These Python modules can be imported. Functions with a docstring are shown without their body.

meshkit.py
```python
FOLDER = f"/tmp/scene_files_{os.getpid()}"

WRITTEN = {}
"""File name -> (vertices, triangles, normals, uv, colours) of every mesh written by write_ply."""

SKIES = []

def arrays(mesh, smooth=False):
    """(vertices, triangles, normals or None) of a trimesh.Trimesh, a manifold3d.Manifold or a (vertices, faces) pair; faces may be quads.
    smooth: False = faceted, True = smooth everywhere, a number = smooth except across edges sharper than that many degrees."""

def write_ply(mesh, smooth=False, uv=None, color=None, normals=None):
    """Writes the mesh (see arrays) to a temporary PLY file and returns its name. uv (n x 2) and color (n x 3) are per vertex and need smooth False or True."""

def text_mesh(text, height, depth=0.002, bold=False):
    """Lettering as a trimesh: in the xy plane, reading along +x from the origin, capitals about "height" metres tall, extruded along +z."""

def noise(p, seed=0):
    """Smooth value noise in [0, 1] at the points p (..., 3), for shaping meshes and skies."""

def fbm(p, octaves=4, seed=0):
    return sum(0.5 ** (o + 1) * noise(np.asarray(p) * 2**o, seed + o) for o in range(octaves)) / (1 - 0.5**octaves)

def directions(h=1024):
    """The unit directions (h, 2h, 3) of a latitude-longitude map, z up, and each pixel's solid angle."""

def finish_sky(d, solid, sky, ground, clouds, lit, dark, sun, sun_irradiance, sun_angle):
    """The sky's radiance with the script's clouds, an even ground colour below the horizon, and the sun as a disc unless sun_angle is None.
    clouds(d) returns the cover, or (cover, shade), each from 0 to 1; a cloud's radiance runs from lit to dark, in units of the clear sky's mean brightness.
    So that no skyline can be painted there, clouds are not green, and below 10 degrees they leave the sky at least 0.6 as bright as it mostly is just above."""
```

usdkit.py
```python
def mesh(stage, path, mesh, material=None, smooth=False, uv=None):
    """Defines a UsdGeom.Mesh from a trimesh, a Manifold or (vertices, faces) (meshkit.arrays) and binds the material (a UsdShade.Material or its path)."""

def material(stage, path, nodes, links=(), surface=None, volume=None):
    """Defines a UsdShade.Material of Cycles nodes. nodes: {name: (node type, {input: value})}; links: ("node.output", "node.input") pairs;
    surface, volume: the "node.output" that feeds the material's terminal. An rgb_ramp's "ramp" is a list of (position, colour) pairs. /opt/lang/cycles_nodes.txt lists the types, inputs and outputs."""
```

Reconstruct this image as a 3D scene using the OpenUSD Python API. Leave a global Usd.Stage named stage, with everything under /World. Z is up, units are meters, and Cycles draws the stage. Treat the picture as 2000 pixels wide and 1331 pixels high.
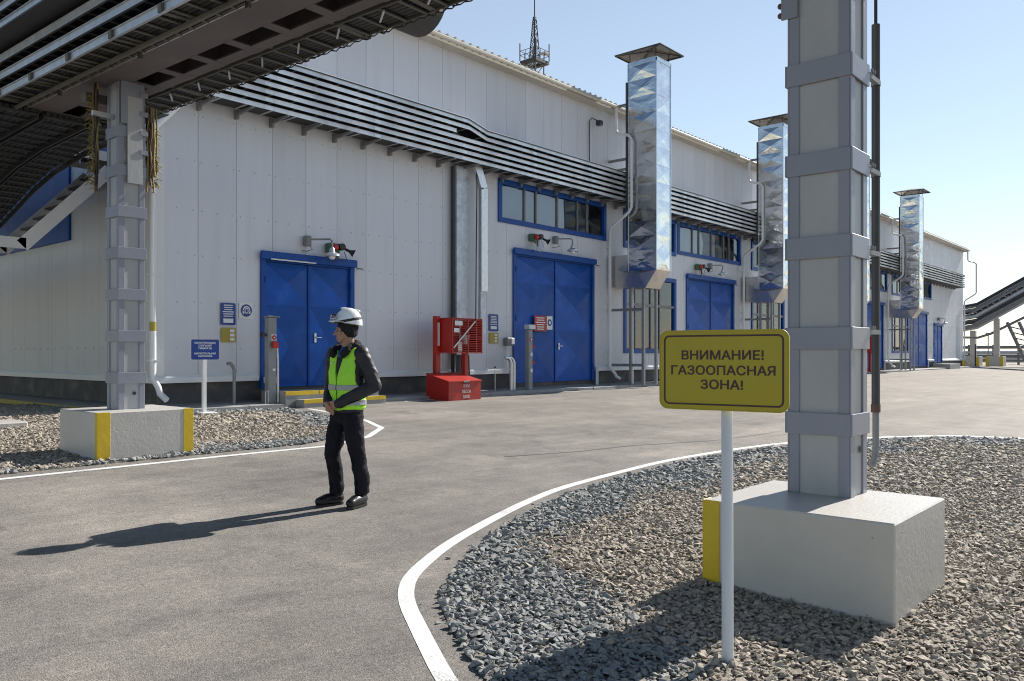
import math, numpy as np, trimesh, manifold3d, usdkit, meshkit
from pxr import Usd, UsdGeom, UsdLux, UsdShade, Gf, Sdf, Vt
from shapely.geometry import Polygon, LineString, box as sbox
import shapely
from manifold3d import Manifold

stage = Usd.Stage.CreateInMemory()
UsdGeom.SetStageUpAxis(stage, "Z")
UsdGeom.Xform.Define(stage, "/World")
UsdGeom.Scope.Define(stage, "/World/Looks")
RNG = np.random.default_rng(7)

# ---------------------------------------------------------------- camera, sky, sun
CAM_Z = 1.663
YAW = math.atan2(1385, 1600)
FW = np.array([math.cos(YAW), math.sin(YAW), 0.0])
RT = np.array([math.sin(YAW), -math.cos(YAW), 0.0])
cam = UsdGeom.Camera.Define(stage, "/World/camera")
cam.CreateHorizontalApertureAttr(36.0)
cam.CreateVerticalApertureAttr(36.0 * 681 / 1024)
cam.CreateFocalLengthAttr(28.8)
cam.CreateVerticalApertureOffsetAttr(0.441)
cam.CreateClippingRangeAttr(Gf.Vec2f(0.05, 5000))
cam.CreateExposureAttr(0.72)
cam.AddTransformOp().Set(Gf.Matrix4d(*RT, 0, 0, 0, 1, 0, *(-FW), 0, 0, 0, CAM_Z, 1))

SUN_EL, SUN_AZ = math.radians(34.5), math.radians(-4.5)
SUN = np.array([math.cos(SUN_EL) * math.cos(SUN_AZ), math.cos(SUN_EL) * math.sin(SUN_AZ), math.sin(SUN_EL)])
sun = UsdLux.DistantLight.Define(stage, "/World/sun")
sun.CreateNormalizeAttr(True)
sun.CreateIntensityAttr(1.25)
sun.CreateAngleAttr(0.53)
sun.CreateColorAttr(Gf.Vec3f(1.0, 0.95, 0.87))
_x = np.cross([0, 0, 1], SUN); _x /= np.linalg.norm(_x); _y = np.cross(SUN, _x)
sun.AddTransformOp().Set(Gf.Matrix4d(*_x, 0, *_y, 0, *SUN, 0, 0, 0, 0, 1))
usdkit.material(stage, "/World/Looks/sky", {
    "s": ("sky_texture", {"sky_type": "single_scattering", "sun_disc": False, "sun_elevation": SUN_EL,
                          "sun_rotation": math.atan2(SUN[0], SUN[1]), "altitude": 300.0, "air_density": 1.2,
                          "aerosol_density": 0.12, "ozone_density": 1.0}),
    # a thin milky veil of high haze, thinning out towards the zenith and away from the sun
    "tc": ("texture_coordinate", {}), "sx": ("separate_xyz", {}), "mr": ("map_range", {"from_min": 0.0, "from_max": 1.5, "to_min": 1.0, "to_max": 0.0, "clamp": True}),
    "sc": ("mix", {"mix_type": "multiply", "fac": 1.0, "color2": (0.76, 0.76, 0.78)}), "dt": ("vector_math", {"math_type": "dot_product", "vector2": tuple(SUN)}), "fs": ("map_range", {"from_min": 0.15, "from_max": 0.66, "clamp": True}), "mm": ("math", {"math_type": "multiply"}),
    "vc": ("mix", {"color1": (0.0, 0.0, 0.0), "color2": (3.4, 3.9, 4.4)}), "ad": ("mix", {"mix_type": "add", "fac": 1.0}),
    "b": ("background_shader", {"strength": 0.064})},
    [("tc.generated", "sx.vector"), ("sx.z", "mr.value"), ("tc.generated", "dt.vector1"), ("dt.value", "fs.value"), ("fs.result", "mm.value1"), ("mr.result", "mm.value2"), ("mm.value", "vc.fac"), ("s.color", "sc.color1"), ("sc.color", "ad.color1"), ("vc.color", "ad.color2"), ("ad.color", "b.color")], surface="b.background")
dome = UsdLux.DomeLight.Define(stage, "/World/sky")
dome.GetPrim().SetCustomDataByKey("kind", "structure")
UsdShade.MaterialBindingAPI.Apply(dome.GetPrim()).Bind(UsdShade.Material.Get(stage, "/World/Looks/sky"))

# ---------------------------------------------------------------- materials
def mat(name, color, rough=0.5, metal=0.0, var=0.0, scale=4.0, bump=0.0, bscale=30.0, spec=0.5, dirt=None, island=0.0, stretch=(1, 1, 1), coat=0.0):
    """principled with noise colour variation, optional dirt colour, bump and per-piece variation; patterns live in world space"""
    n = {"p": ("principled_bsdf", {"roughness": rough, "metallic": metal, "specular_ior_level": spec, "base_color": color, "coat_weight": coat})}
    l = []
    c = np.array(color)
    src = None
    if var or dirt is not None or bump:
        n["g"] = ("geometry", {})
        n["m"] = ("mapping", {"scale": stretch}); l.append(("g.position", "m.vector"))
    if var:
        n["n"] = ("noise_texture", {"scale": scale, "detail": 5.0, "roughness": 0.6}); l.append(("m.vector", "n.vector"))
        n["r"] = ("rgb_ramp", {"ramp": [(0.3, tuple(np.clip(c * (1 - var), 0, 1))), (0.7, tuple(np.clip(c * (1 + var), 0, 1)))]}); l.append(("n.fac", "r.fac"))
        src = "r.color"
    if dirt is not None:
        dc, ds, lo, hi = dirt
        n["dn"] = ("noise_texture", {"scale": ds, "detail": 7.0, "roughness": 0.65}); l.append(("m.vector", "dn.vector"))
        n["dm"] = ("map_range", {"from_min": lo, "from_max": hi, "clamp": True}); l.append(("dn.fac", "dm.value"))
        n["dx"] = ("mix", {"color1": color, "color2": dc}); l.append(("dm.result", "dx.fac"))
        if src: l.append((src, "dx.color1"))
        src = "dx.color"
    if island:
        n["gi"] = ("geometry", {})
        n["im"] = ("map_range", {"to_min": 1 - island, "to_max": 1 + island}); l.append(("gi.random_per_island", "im.value"))
        n["ih"] = ("hsv", {"color": color}); l.append(("im.result", "ih.value"))
        if src: l.append((src, "ih.color"))
        src = "ih.color"
    if src: l.append((src, "p.base_color"))
    if bump:
        n["bn"] = ("noise_texture", {"scale": bscale, "detail": 4.0, "roughness": 0.6}); l.append(("m.vector", "bn.vector"))
        n["b"] = ("bump", {"strength": 1.0, "distance": bump}); l += [("bn.fac", "b.height"), ("b.normal", "p.normal")]
    return usdkit.material(stage, "/World/Looks/" + name, n, l, surface="p.BSDF")

M = {}
M["wall_plain"] = mat("wall_white", (0.69, 0.71, 0.755), 0.42, var=0.03, scale=0.8, bump=0.002, bscale=1.2, dirt=((0.52, 0.50, 0.47), 1.3, 0.60, 0.85), stretch=(1, 1, 0.25))
def wall_mat():
    n = {"g": ("geometry", {}), "m": ("mapping", {"scale": (2.2, 2.2, 0.16)}), "n": ("noise_texture", {"scale": 1.6, "detail": 6.0, "roughness": 0.6}),
         "r": ("rgb_ramp", {"ramp": [(0.25, (0.63, 0.645, 0.70)), (0.5, (0.675, 0.695, 0.76)), (0.8, (0.69, 0.705, 0.755))]}),
         "o": ("object_info", {}), "om": ("map_range", {"to_min": 0.955, "to_max": 1.035}), "h": ("hsv", {}),
         "sx": ("separate_xyz", {}), "lo": ("map_range", {"from_min": 1.0, "from_max": 2.6, "to_min": 0.55, "to_max": 0.0, "clamp": True}), "n2": ("noise_texture", {"scale": 3.0, "detail": 6.0}), "mu": ("math", {"math_type": "multiply"}),
         "d": ("mix", {"color2": (0.45, 0.42, 0.38)}), "bn": ("noise_texture", {"scale": 0.9, "detail": 2.0}), "b": ("bump", {"strength": 1.0, "distance": 0.006}),
         "p": ("principled_bsdf", {"roughness": 0.42})}
    l = [("g.position", "m.vector"), ("m.vector", "n.vector"), ("n.fac", "r.fac"), ("r.color", "h.color"), ("o.random", "om.value"), ("om.result", "h.value"), ("g.position", "sx.vector"), ("sx.z", "lo.value"), ("g.position", "n2.vector"),
         ("lo.result", "mu.value1"), ("n2.fac", "mu.value2"), ("mu.value", "d.fac"), ("h.color", "d.color1"), ("d.color", "p.base_color"), ("g.position", "bn.vector"), ("bn.fac", "b.height"), ("b.normal", "p.normal")]
    return usdkit.material(stage, "/World/Looks/wall_panel_white", n, l, surface="p.BSDF")
M["wall"] = wall_mat()
M["trim"] = mat("trim_white", (0.74, 0.75, 0.76), 0.35, var=0.03)
M["plinth"] = mat("plinth_grey", (0.085, 0.08, 0.08), 0.75, var=0.2, scale=3, bump=0.003, dirt=((0.2, 0.18, 0.15), 2.0, 0.5, 0.8))
M["roof"] = mat("roof_beige", (0.50, 0.47, 0.40), 0.5, var=0.08)
M["blue"] = mat("blue_paint", (0.006, 0.072, 0.34), 0.38, var=0.18, scale=2.5, bump=0.004, bscale=3, spec=0.22, dirt=((0.06, 0.13, 0.33), 2.5, 0.58, 0.9))
M["blue_dark"] = mat("blue_frame", (0.008, 0.070, 0.32), 0.38, var=0.08, spec=0.25)
M["inside"] = mat("interior", (0.16, 0.16, 0.17), 0.8, var=0.3, scale=0.7)
M["galv"] = mat("galvanised", (0.62, 0.63, 0.65), 0.38, 0.9, var=0.12, scale=9, bump=0.001, bscale=12)
M["cap"] = mat("cap_sheet", (0.17, 0.155, 0.14), 0.45, 0.5, var=0.25, scale=5)
M["tray"] = mat("tray_zinc", (0.60, 0.61, 0.63), 0.42, 0.7, var=0.3, scale=1.1, bump=0.001, bscale=12)
M["foil"] = mat("duct_foil", (0.69, 0.70, 0.72), 0.17, 1.0, var=0.10, scale=2, bump=0.010, bscale=4)
M["foil_dull"] = mat("duct_elbow", (0.62, 0.60, 0.58), 0.3, 1.0, var=0.08, scale=3, bump=0.008, bscale=4)
M["zinc"] = mat("zinc_sheet", (0.52, 0.56, 0.62), 0.45, 0.35, var=0.2, scale=6, bump=0.003, bscale=8)
M["steel"] = mat("grey_painted_steel", (0.20, 0.205, 0.215), 0.5, var=0.08)
M["post_grey"] = mat("grey_post_paint", (0.245, 0.255, 0.27), 0.45, var=0.06)
M["dark"] = mat("dark_steel", (0.045, 0.047, 0.052), 0.5, var=0.15)
M["black"] = mat("black_cable", (0.012, 0.012, 0.013), 0.5)
M["rack"] = mat("rack_primer", (0.105, 0.088, 0.088), 0.55, var=0.15, scale=2, dirt=((0.16, 0.13, 0.115), 3, 0.55, 0.8))
M["rackdark"] = mat("rack_shelf_steel", (0.10, 0.096, 0.082), 0.55, var=0.2, scale=3)
M["col"] = mat("column_blue_grey", (0.25, 0.265, 0.325), 0.36, var=0.05, scale=1.5, bump=0.0015, bscale=20)
M["colcore"] = mat("column_core_grey", (0.385, 0.395, 0.415), 0.42, var=0.07, scale=4, bump=0.003, bscale=9, stretch=(1, 1, 0.4))
def concrete():
    n = {"g": ("geometry", {}), "n": ("noise_texture", {"scale": 2.2, "detail": 7.0, "roughness": 0.6}),
         "r": ("rgb_ramp", {"ramp": [(0.3, (0.475, 0.455, 0.425)), (0.7, (0.53, 0.51, 0.48))]}),
         "v": ("voronoi_texture", {"scale": 13.0}), "vm": ("map_range", {"from_min": 0.05, "from_max": 0.11, "to_min": 1.0, "to_max": 0.0, "clamp": True}),
         "h": ("noise_texture", {"scale": 2.0}), "hm": ("map_range", {"from_min": 0.5, "from_max": 0.62, "clamp": True}),
         "mul": ("math", {"math_type": "multiply"}),
         "x": ("mix", {"color2": (0.13, 0.12, 0.11)}), "b": ("bump", {"strength": 0.6, "distance": 0.01, "invert": True}),
         "bn": ("noise_texture", {"scale": 35.0, "detail": 5.0}), "b2": ("bump", {"strength": 1.0, "distance": 0.0025}),
         "p": ("principled_bsdf", {"roughness": 0.36, "specular_ior_level": 0.55})}
    l = [("g.position", "n.vector"), ("n.fac", "r.fac"), ("g.position", "v.vector"), ("v.distance", "vm.value"), ("g.position", "h.vector"), ("h.fac", "hm.value"),
         ("vm.result", "mul.value1"), ("hm.result", "mul.value2"), ("mul.value", "x.fac"), ("r.color", "x.color1"), ("x.color", "p.base_color"),
         ("mul.value", "b.height"), ("g.position", "bn.vector"), ("bn.fac", "b2.height"), ("b2.normal", "b.normal"), ("b.normal", "p.normal")]
    return usdkit.material(stage, "/World/Looks/foundation_concrete", n, l, surface="p.BSDF")
M["concrete"] = concrete()
M["slab"] = mat("slab_concrete", (0.33, 0.325, 0.32), 0.8, var=0.15, scale=3, bump=0.003, bscale=40, dirt=((0.2, 0.18, 0.16), 1.5, 0.55, 0.8))
M["yellow"] = mat("yellow_paint", (0.62, 0.43, 0.015), 0.45, var=0.08, scale=5, bump=0.002, bscale=20)
M["sign_yellow"] = mat("sign_yellow", (0.41, 0.325, 0.014), 0.35, var=0.02)
M["sign_ink"] = mat("sign_ink", (0.055, 0.018, 0.02), 0.4)
M["sign_blue"] = mat("sign_blue", (0.015, 0.05, 0.26), 0.35)
M["white"] = mat("white_paint", (0.78, 0.79, 0.80), 0.4)
M["postwhite"] = mat("post_white", (0.60, 0.63, 0.68), 0.35)
M["red"] = mat("fire_red", (0.42, 0.02, 0.012), 0.42, var=0.1)
M["ochre"] = mat("ochre_tag", (0.40, 0.32, 0.05), 0.5)
M["cable_yellow"] = mat("cable_yellow_green", (0.22, 0.17, 0.05), 0.5, var=0.3, scale=20)
M["rod"] = mat("brown_rod", (0.10, 0.05, 0.04), 0.5)
def asphalt():
    n = {"g": ("geometry", {}),
         "big": ("noise_texture", {"scale": 0.45, "detail": 6.0, "roughness": 0.6}),
         "mp": ("mapping", {"scale": (0.16, 1.5, 1.0)}), "str": ("noise_texture", {"scale": 1.3, "detail": 6.0, "roughness": 0.65}),
         "fine": ("noise_texture", {"scale": 120.0, "detail": 4.0, "roughness": 0.75}),
         "v": ("voronoi_texture", {"scale": 110.0, "randomness": 1.0}),
         "rb": ("rgb_ramp", {"ramp": [(0.28, (0.145, 0.136, 0.128)), (0.5, (0.20, 0.187, 0.175)), (0.72, (0.28, 0.258, 0.236))]}),
         "rs": ("rgb_ramp", {"ramp": [(0.28, (0.82, 0.82, 0.82)), (0.52, (1.0, 1.0, 1.0)), (0.72, (1.22, 1.2, 1.17))]}),
         "rf": ("rgb_ramp", {"ramp": [(0.28, (0.42, 0.42, 0.42)), (0.5, (1.0, 1.0, 1.0)), (0.72, (1.6, 1.58, 1.55))]}),
         "m1": ("mix", {"mix_type": "multiply", "fac": 1.0}), "m2": ("mix", {"mix_type": "multiply", "fac": 0.85}),
         "sx": ("separate_xyz", {}), "dust": ("map_range", {"from_min": 7.0, "from_max": 30.0, "clamp": True}),
         "md": ("mix", {"color2": (0.25, 0.222, 0.19)}), "dm": ("math", {"math_type": "multiply", "value2": 0.7}),
         "sp": ("noise_texture", {"scale": 30.0, "detail": 6.0, "roughness": 0.85}), "spr": ("rgb_ramp", {"ramp": [(0.32, (0.55, 0.55, 0.55)), (0.5, (1.0, 1.0, 1.0)), (0.68, (1.5, 1.48, 1.45))]}), "m4": ("mix", {"mix_type": "multiply", "fac": 0.75}), "st": ("noise_texture", {"scale": 0.8, "detail": 5.0, "roughness": 0.55, "distortion": 0.8}), "str2": ("rgb_ramp", {"ramp": [(0.30, (0.72, 0.72, 0.73)), (0.40, (1.0, 1.0, 1.0)), (0.62, (1.0, 1.0, 1.0)), (0.72, (1.14, 1.12, 1.09))]}), "m5": ("mix", {"mix_type": "multiply", "fac": 0.9}),
         "pt": ("noise_texture", {"scale": 2.6, "detail": 8.0, "roughness": 0.72, "distortion": 0.4}), "pr": ("rgb_ramp", {"ramp": [(0.3, (0.72, 0.72, 0.73)), (0.47, (0.98, 0.98, 0.98)), (0.6, (1.08, 1.07, 1.05)), (0.72, (1.45, 1.42, 1.38))]}), "m3": ("mix", {"mix_type": "multiply", "fac": 0.8}),
         "bmix": ("math", {"math_type": "multiply_add", "value2": -0.7}), "b": ("bump", {"strength": 1.0, "distance": 0.0035}),
         "p": ("principled_bsdf", {"roughness": 0.8, "specular_ior_level": 0.18})}
    l = [("g.position", "big.vector"), ("g.position", "mp.vector"), ("mp.vector", "str.vector"), ("g.position", "fine.vector"), ("g.position", "v.vector"),
         ("big.fac", "rb.fac"), ("str.fac", "rs.fac"), ("fine.fac", "rf.fac"), ("g.position", "sx.vector"), ("sx.x", "dust.value"), ("dust.result", "dm.value1"), ("dm.value", "md.fac"),
         ("rb.color", "md.color1"), ("md.color", "m1.color1"), ("rs.color", "m1.color2"), ("m1.color", "m2.color1"), ("rf.color", "m2.color2"),
         ("g.position", "pt.vector"), ("pt.fac", "pr.fac"), ("m2.color", "m3.color1"), ("pr.color", "m3.color2"), ("g.position", "sp.vector"), ("sp.fac", "spr.fac"), ("m3.color", "m4.color1"), ("spr.color", "m4.color2"), ("g.position", "st.vector"), ("st.fac", "str2.fac"), ("m4.color", "m5.color1"), ("str2.color", "m5.color2"), ("m5.color", "p.base_color"), ("v.distance", "bmix.value1"), ("fine.fac", "bmix.value3"), ("bmix.value", "b.height"), ("b.normal", "p.normal")]
    return usdkit.material(stage, "/World/Looks/asphalt", n, l, surface="p.BSDF")
M["asphalt"] = asphalt()
def line_paint():
    n = {"g": ("geometry", {}), "n": ("noise_texture", {"scale": 70.0, "detail": 5.0, "roughness": 0.8}), "n2": ("noise_texture", {"scale": 2.0, "detail": 3.0}),
         "a": ("math", {"math_type": "multiply_add", "value2": 0.5}), "r": ("map_range", {"from_min": 0.80, "from_max": 0.98, "clamp": True}),
         "s": ("math", {"math_type": "add"}), "x": ("mix", {"color1": (0.74, 0.74, 0.73), "color2": (0.17, 0.16, 0.15)}),
         "b": ("bump", {"strength": 1.0, "distance": 0.004}), "p": ("principled_bsdf", {"roughness": 0.6})}
    l = [("g.position", "n.vector"), ("g.position", "n2.vector"), ("n2.fac", "a.value1"), ("n.fac", "a.value3"), ("a.value", "r.value"), ("r.result", "x.fac"), ("x.color", "p.base_color"), ("n.fac", "b.height"), ("b.normal", "p.normal")]
    n.pop("s")
    return usdkit.material(stage, "/World/Looks/line_paint", n, l, surface="p.BSDF")
M["line"] = line_paint()
def stones(name, ramp):
    n = {"g": ("geometry", {}), "r": ("rgb_ramp", {"ramp": ramp}), "n": ("noise_texture", {"scale": 60.0, "detail": 4.0}),
         "rm": ("rgb_ramp", {"ramp": [(0.3, (0.75, 0.75, 0.75)), (0.7, (1.2, 1.2, 1.2))]}), "m": ("mix", {"mix_type": "multiply", "fac": 1.0}),
         "b": ("bump", {"strength": 0.8, "distance": 0.004}), "p": ("principled_bsdf", {"roughness": 0.75, "specular_ior_level": 0.3})}
    l = [("g.random_per_island", "r.fac"), ("g.position", "n.vector"), ("n.fac", "rm.fac"), ("r.color", "m.color1"), ("rm.color", "m.color2"), ("m.color", "p.base_color"), ("n.fac", "b.height"), ("b.normal", "p.normal")]
    return usdkit.material(stage, "/World/Looks/" + name, n, l, surface="p.BSDF")
M["stone_grey"] = stones("stone_grey", [(0, (0.24, 0.245, 0.24)), (0.4, (0.40, 0.40, 0.38)), (0.75, (0.54, 0.53, 0.50)), (0.93, (0.68, 0.66, 0.61)), (1, (0.58, 0.50, 0.41))])
M["stone_tan"] = stones("stone_tan", [(0, (0.35, 0.305, 0.25)), (0.25, (0.56, 0.49, 0.40)), (0.5, (0.68, 0.605, 0.50)), (0.75, (0.81, 0.745, 0.645)), (0.86, (0.58, 0.46, 0.35)), (0.92, (0.45, 0.46, 0.45)), (1, (0.66, 0.66, 0.64))])
M["dirt"] = mat("gravel_bed", (0.22, 0.195, 0.165), 0.9, var=0.4, scale=25, bump=0.01, bscale=40)
M["soil"] = mat("steppe_soil", (0.30, 0.25, 0.19), 0.9, var=0.2, scale=0.3, bump=0.02, bscale=4)
def pane_mat():
    n = {"f": ("fresnel", {"IOR": 1.9}), "t": ("transparent_bsdf", {"color": (0.86, 0.9, 0.92)}), "gl": ("glossy_bsdf", {"color": (0.92, 0.95, 1.0), "roughness": 0.02}),
         "g": ("geometry", {}), "n": ("noise_texture", {"scale": 0.9, "detail": 1.0}), "b": ("bump", {"strength": 0.5, "distance": 0.02}), "x": ("mix_closure", {})}
    l = [("f.fac", "x.fac"), ("t.BSDF", "x.closure1"), ("gl.BSDF", "x.closure2"), ("g.position", "n.vector"), ("n.fac", "b.height"), ("b.normal", "gl.normal")]
    return usdkit.material(stage, "/World/Looks/window_glass", n, l, surface="x.closure")
M["glass"] = pane_mat()
M["blind"] = mat("roller_blind", (0.66, 0.72, 0.80), 0.8, var=0.05)
M["skin"] = mat("skin", (0.36, 0.20, 0.14), 0.5, var=0.08, scale=20)
M["jacket"] = mat("navy_jacket", (0.019, 0.019, 0.026), 0.55, spec=0.4, var=0.25, scale=12, bump=0.006, bscale=14)
M["trousers"] = mat("navy_trousers", (0.012, 0.011, 0.017), 0.75, spec=0.15, var=0.25, scale=10, bump=0.008, bscale=16)
M["fur"] = mat("black_fur", (0.008, 0.008, 0.008), 0.9, bump=0.02, bscale=70)
M["hivis"] = mat("hi_vis_lime", (0.36, 0.80, 0.04), 0.6, var=0.06, scale=8, bump=0.004, bscale=15)
M["hivis_edge"] = mat("hi_vis_piping", (0.62, 0.78, 0.14), 0.6)
M["reflective"] = mat("reflective_tape", (0.34, 0.34, 0.35), 0.35, 0.2)
M["boot"] = mat("boot_leather", (0.010, 0.010, 0.011), 0.32, bump=0.003, bscale=40)
M["helmet"] = mat("helmet_white", (0.78, 0.80, 0.84), 0.22, coat=0.3)
M["lens"] = usdkit.material(stage, "/World/Looks/goggle_lens", {"f": ("fresnel", {"IOR": 1.8}), "t": ("transparent_bsdf", {"color": (0.75, 0.82, 0.88)}), "gl": ("glossy_bsdf", {"roughness": 0.05}), "x": ("mix_closure", {})},
                            [("f.fac", "x.fac"), ("t.BSDF", "x.closure1"), ("gl.BSDF", "x.closure2")], surface="x.closure")
M["eye"] = mat("eye_dark", (0.02, 0.015, 0.012), 0.3)
M["lip"] = mat("lip", (0.22, 0.10, 0.08), 0.5)
M["camo"] = mat("siren_green", (0.05, 0.14, 0.08), 0.5)

# ---------------------------------------------------------------- mesh and stage helpers
USED = {}
def fresh(parent, name):
    k = (parent, name); i = USED.get(k, 0); USED[k] = i + 1
    return f"{parent}/{name}" if i == 0 else f"{parent}/{name}_{i:03d}"
class Thing:
    def __init__(s, path, loc): s.path, s.loc = path, np.array(loc, float)
def tag(prim, label=None, cat=None, group=None, kind=None):
    for k, v in (("label", label), ("category", cat), ("group", group), ("kind", kind)):
        if v: prim.SetCustomDataByKey(k, v)
def thing(name, label, cat, loc=(0, 0, 0), group=None, kind=None):
    p = fresh("/World", name); x = UsdGeom.Xform.Define(stage, p); x.AddTranslateOp().Set(Gf.Vec3d(*map(float, loc)))
    tag(x.GetPrim(), label, cat, group, kind)
    return Thing(p, loc)
def arr(mesh):
    if isinstance(mesh, MB): mesh = mesh.mesh()
    v, f, _ = meshkit.arrays(mesh); return np.array(v, float), np.array(f)
def part(t, name, mesh, m, smooth=False, label=None, kind=None):
    """mesh in world coordinates as a child of thing t (or of a part returned by this function)"""
    if isinstance(mesh, MB): mesh = mesh.mesh()
    v, f = arr(mesh)
    p = fresh(t.path, name)
    prim = usdkit.mesh(stage, p, (v - t.loc, f), m if not isinstance(m, str) else M[m], smooth=smooth).GetPrim()
    tag(prim, label, kind=kind)
    return Thing(p, t.loc)
def single(name, mesh, m, label=None, cat=None, group=None, kind=None, smooth=False):
    if isinstance(mesh, MB): mesh = mesh.mesh()
    p = fresh("/World", name)
    prim = usdkit.mesh(stage, p, arr(mesh), M[m], smooth=smooth).GetPrim()
    tag(prim, label, cat, group, kind)
    return Thing(p, (0, 0, 0))
def copy(src, offset, label, group=None):
    base = src.path.rsplit("/", 1)[1].rstrip("0123456789").rstrip("_")
    p = fresh("/World", base); x = UsdGeom.Xform.Define(stage, p)
    x.GetPrim().GetReferences().AddInternalReference(src.path)
    ops = x.GetOrderedXformOps()
    (ops[0] if ops else x.AddTranslateOp()).Set(Gf.Vec3d(*(src.loc + offset)))
    x.GetPrim().SetInstanceable(True)
    tag(x.GetPrim(), label, None, group)
    return p
CUBE_F = np.array([[0, 2, 3], [0, 3, 1], [4, 5, 7], [4, 7, 6], [0, 1, 5], [0, 5, 4], [2, 6, 7], [2, 7, 3], [0, 4, 6], [0, 6, 2], [1, 3, 7], [1, 7, 5]])
class MB:
    def __init__(s): s.v, s.f, s.n = [], [], 0
    def add(s, v, f):
        v = np.asarray(v, float); f = np.asarray(f, int)
        if f.shape[1] == 4: f = np.vstack([f[:, [0, 1, 2]], f[:, [0, 2, 3]]])
        s.v.append(v); s.f.append(f + s.n); s.n += len(v); return s
    def m(s, mesh): return s.add(*arr(mesh))
    def box(s, lo, hi, bevel=0.0):
        lo, hi = np.minimum(lo, hi), np.maximum(lo, hi)
        if bevel: return s.m(bevelbox(lo, hi, bevel))
        v = np.array([[x, y, z] for x in (lo[0], hi[0]) for y in (lo[1], hi[1]) for z in (lo[2], hi[2])])
        return s.add(v, CUBE_F)
    def bar(s, a, b, w, h, up=(0, 0, 1)):
        """box beam from a to b, w across, h along up"""
        a, b = np.array(a, float), np.array(b, float); d = b - a; d /= np.linalg.norm(d)
        u = np.array(up, float); u = u - d * (u @ d)
        if np.linalg.norm(u) < 1e-6: u = np.array([1.0, 0, 0]) - d * d[0]
        u /= np.linalg.norm(u); c = np.cross(u, d)
        v = np.array([p + c * w * sx / 2 + u * h * sz / 2 for p in (a, b) for sx in (-1, 1) for sz in (-1, 1)])
        return s.add(v, CUBE_F)
    def tube(s, pts, r, n=8):
        p = np.asarray(pts, float); r = np.broadcast_to(r, (len(p),)).astype(float)
        t = np.gradient(p, axis=0); t /= np.linalg.norm(t, axis=1, keepdims=True) + 1e-12
        ref = np.array([0, 0, 1.0]) if abs(t[:, 2]).max() < 0.95 else (np.array([1.0, 0.13, 0]) if abs(t[:, 0]).max() < 0.9 else np.array([0.21, 0.95, 0.23]))
        a = np.cross(t, ref); a /= np.linalg.norm(a, axis=1, keepdims=True) + 1e-12; b = np.cross(t, a)
        ang = np.arange(n) * 2 * np.pi / n
        v = p[:, None] + r[:, None, None] * (np.cos(ang)[None, :, None] * a[:, None] + np.sin(ang)[None, :, None] * b[:, None])
        f = []
        for i in range(len(p) - 1):
            for j in range(n):
                k = (j + 1) % n; f += [[i * n + j, i * n + k, (i + 1) * n + k], [i * n + j, (i + 1) * n + k, (i + 1) * n + j]]
        L = len(p) * n; v = np.vstack([v.reshape(-1, 3), p[:1], p[-1:]])
        for j in range(n):
            k = (j + 1) % n; f += [[L, k, j], [L + 1, (len(p) - 1) * n + j, (len(p) - 1) * n + k]]
        return s.add(v, f)
    def mesh(s): return np.vstack(s.v), np.vstack(s.f)
def bevelbox(lo, hi, b):
    lo, hi = np.array(lo, float), np.array(hi, float); b = min(b, (hi - lo).min() * 0.45)
    v = []
    for x in (0, 1):
        for y in (0, 1):
            for z in (0, 1):
                c = np.array([(lo, hi)[x][0], (lo, hi)[y][1], (lo, hi)[z][2]]); sg = np.array([1 - 2 * x, 1 - 2 * y, 1 - 2 * z])
                for k in range(3):
                    o = sg * b; o[k] = 0; v.append(c + o)
    return Manifold.hull_points(np.array(v))
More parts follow.
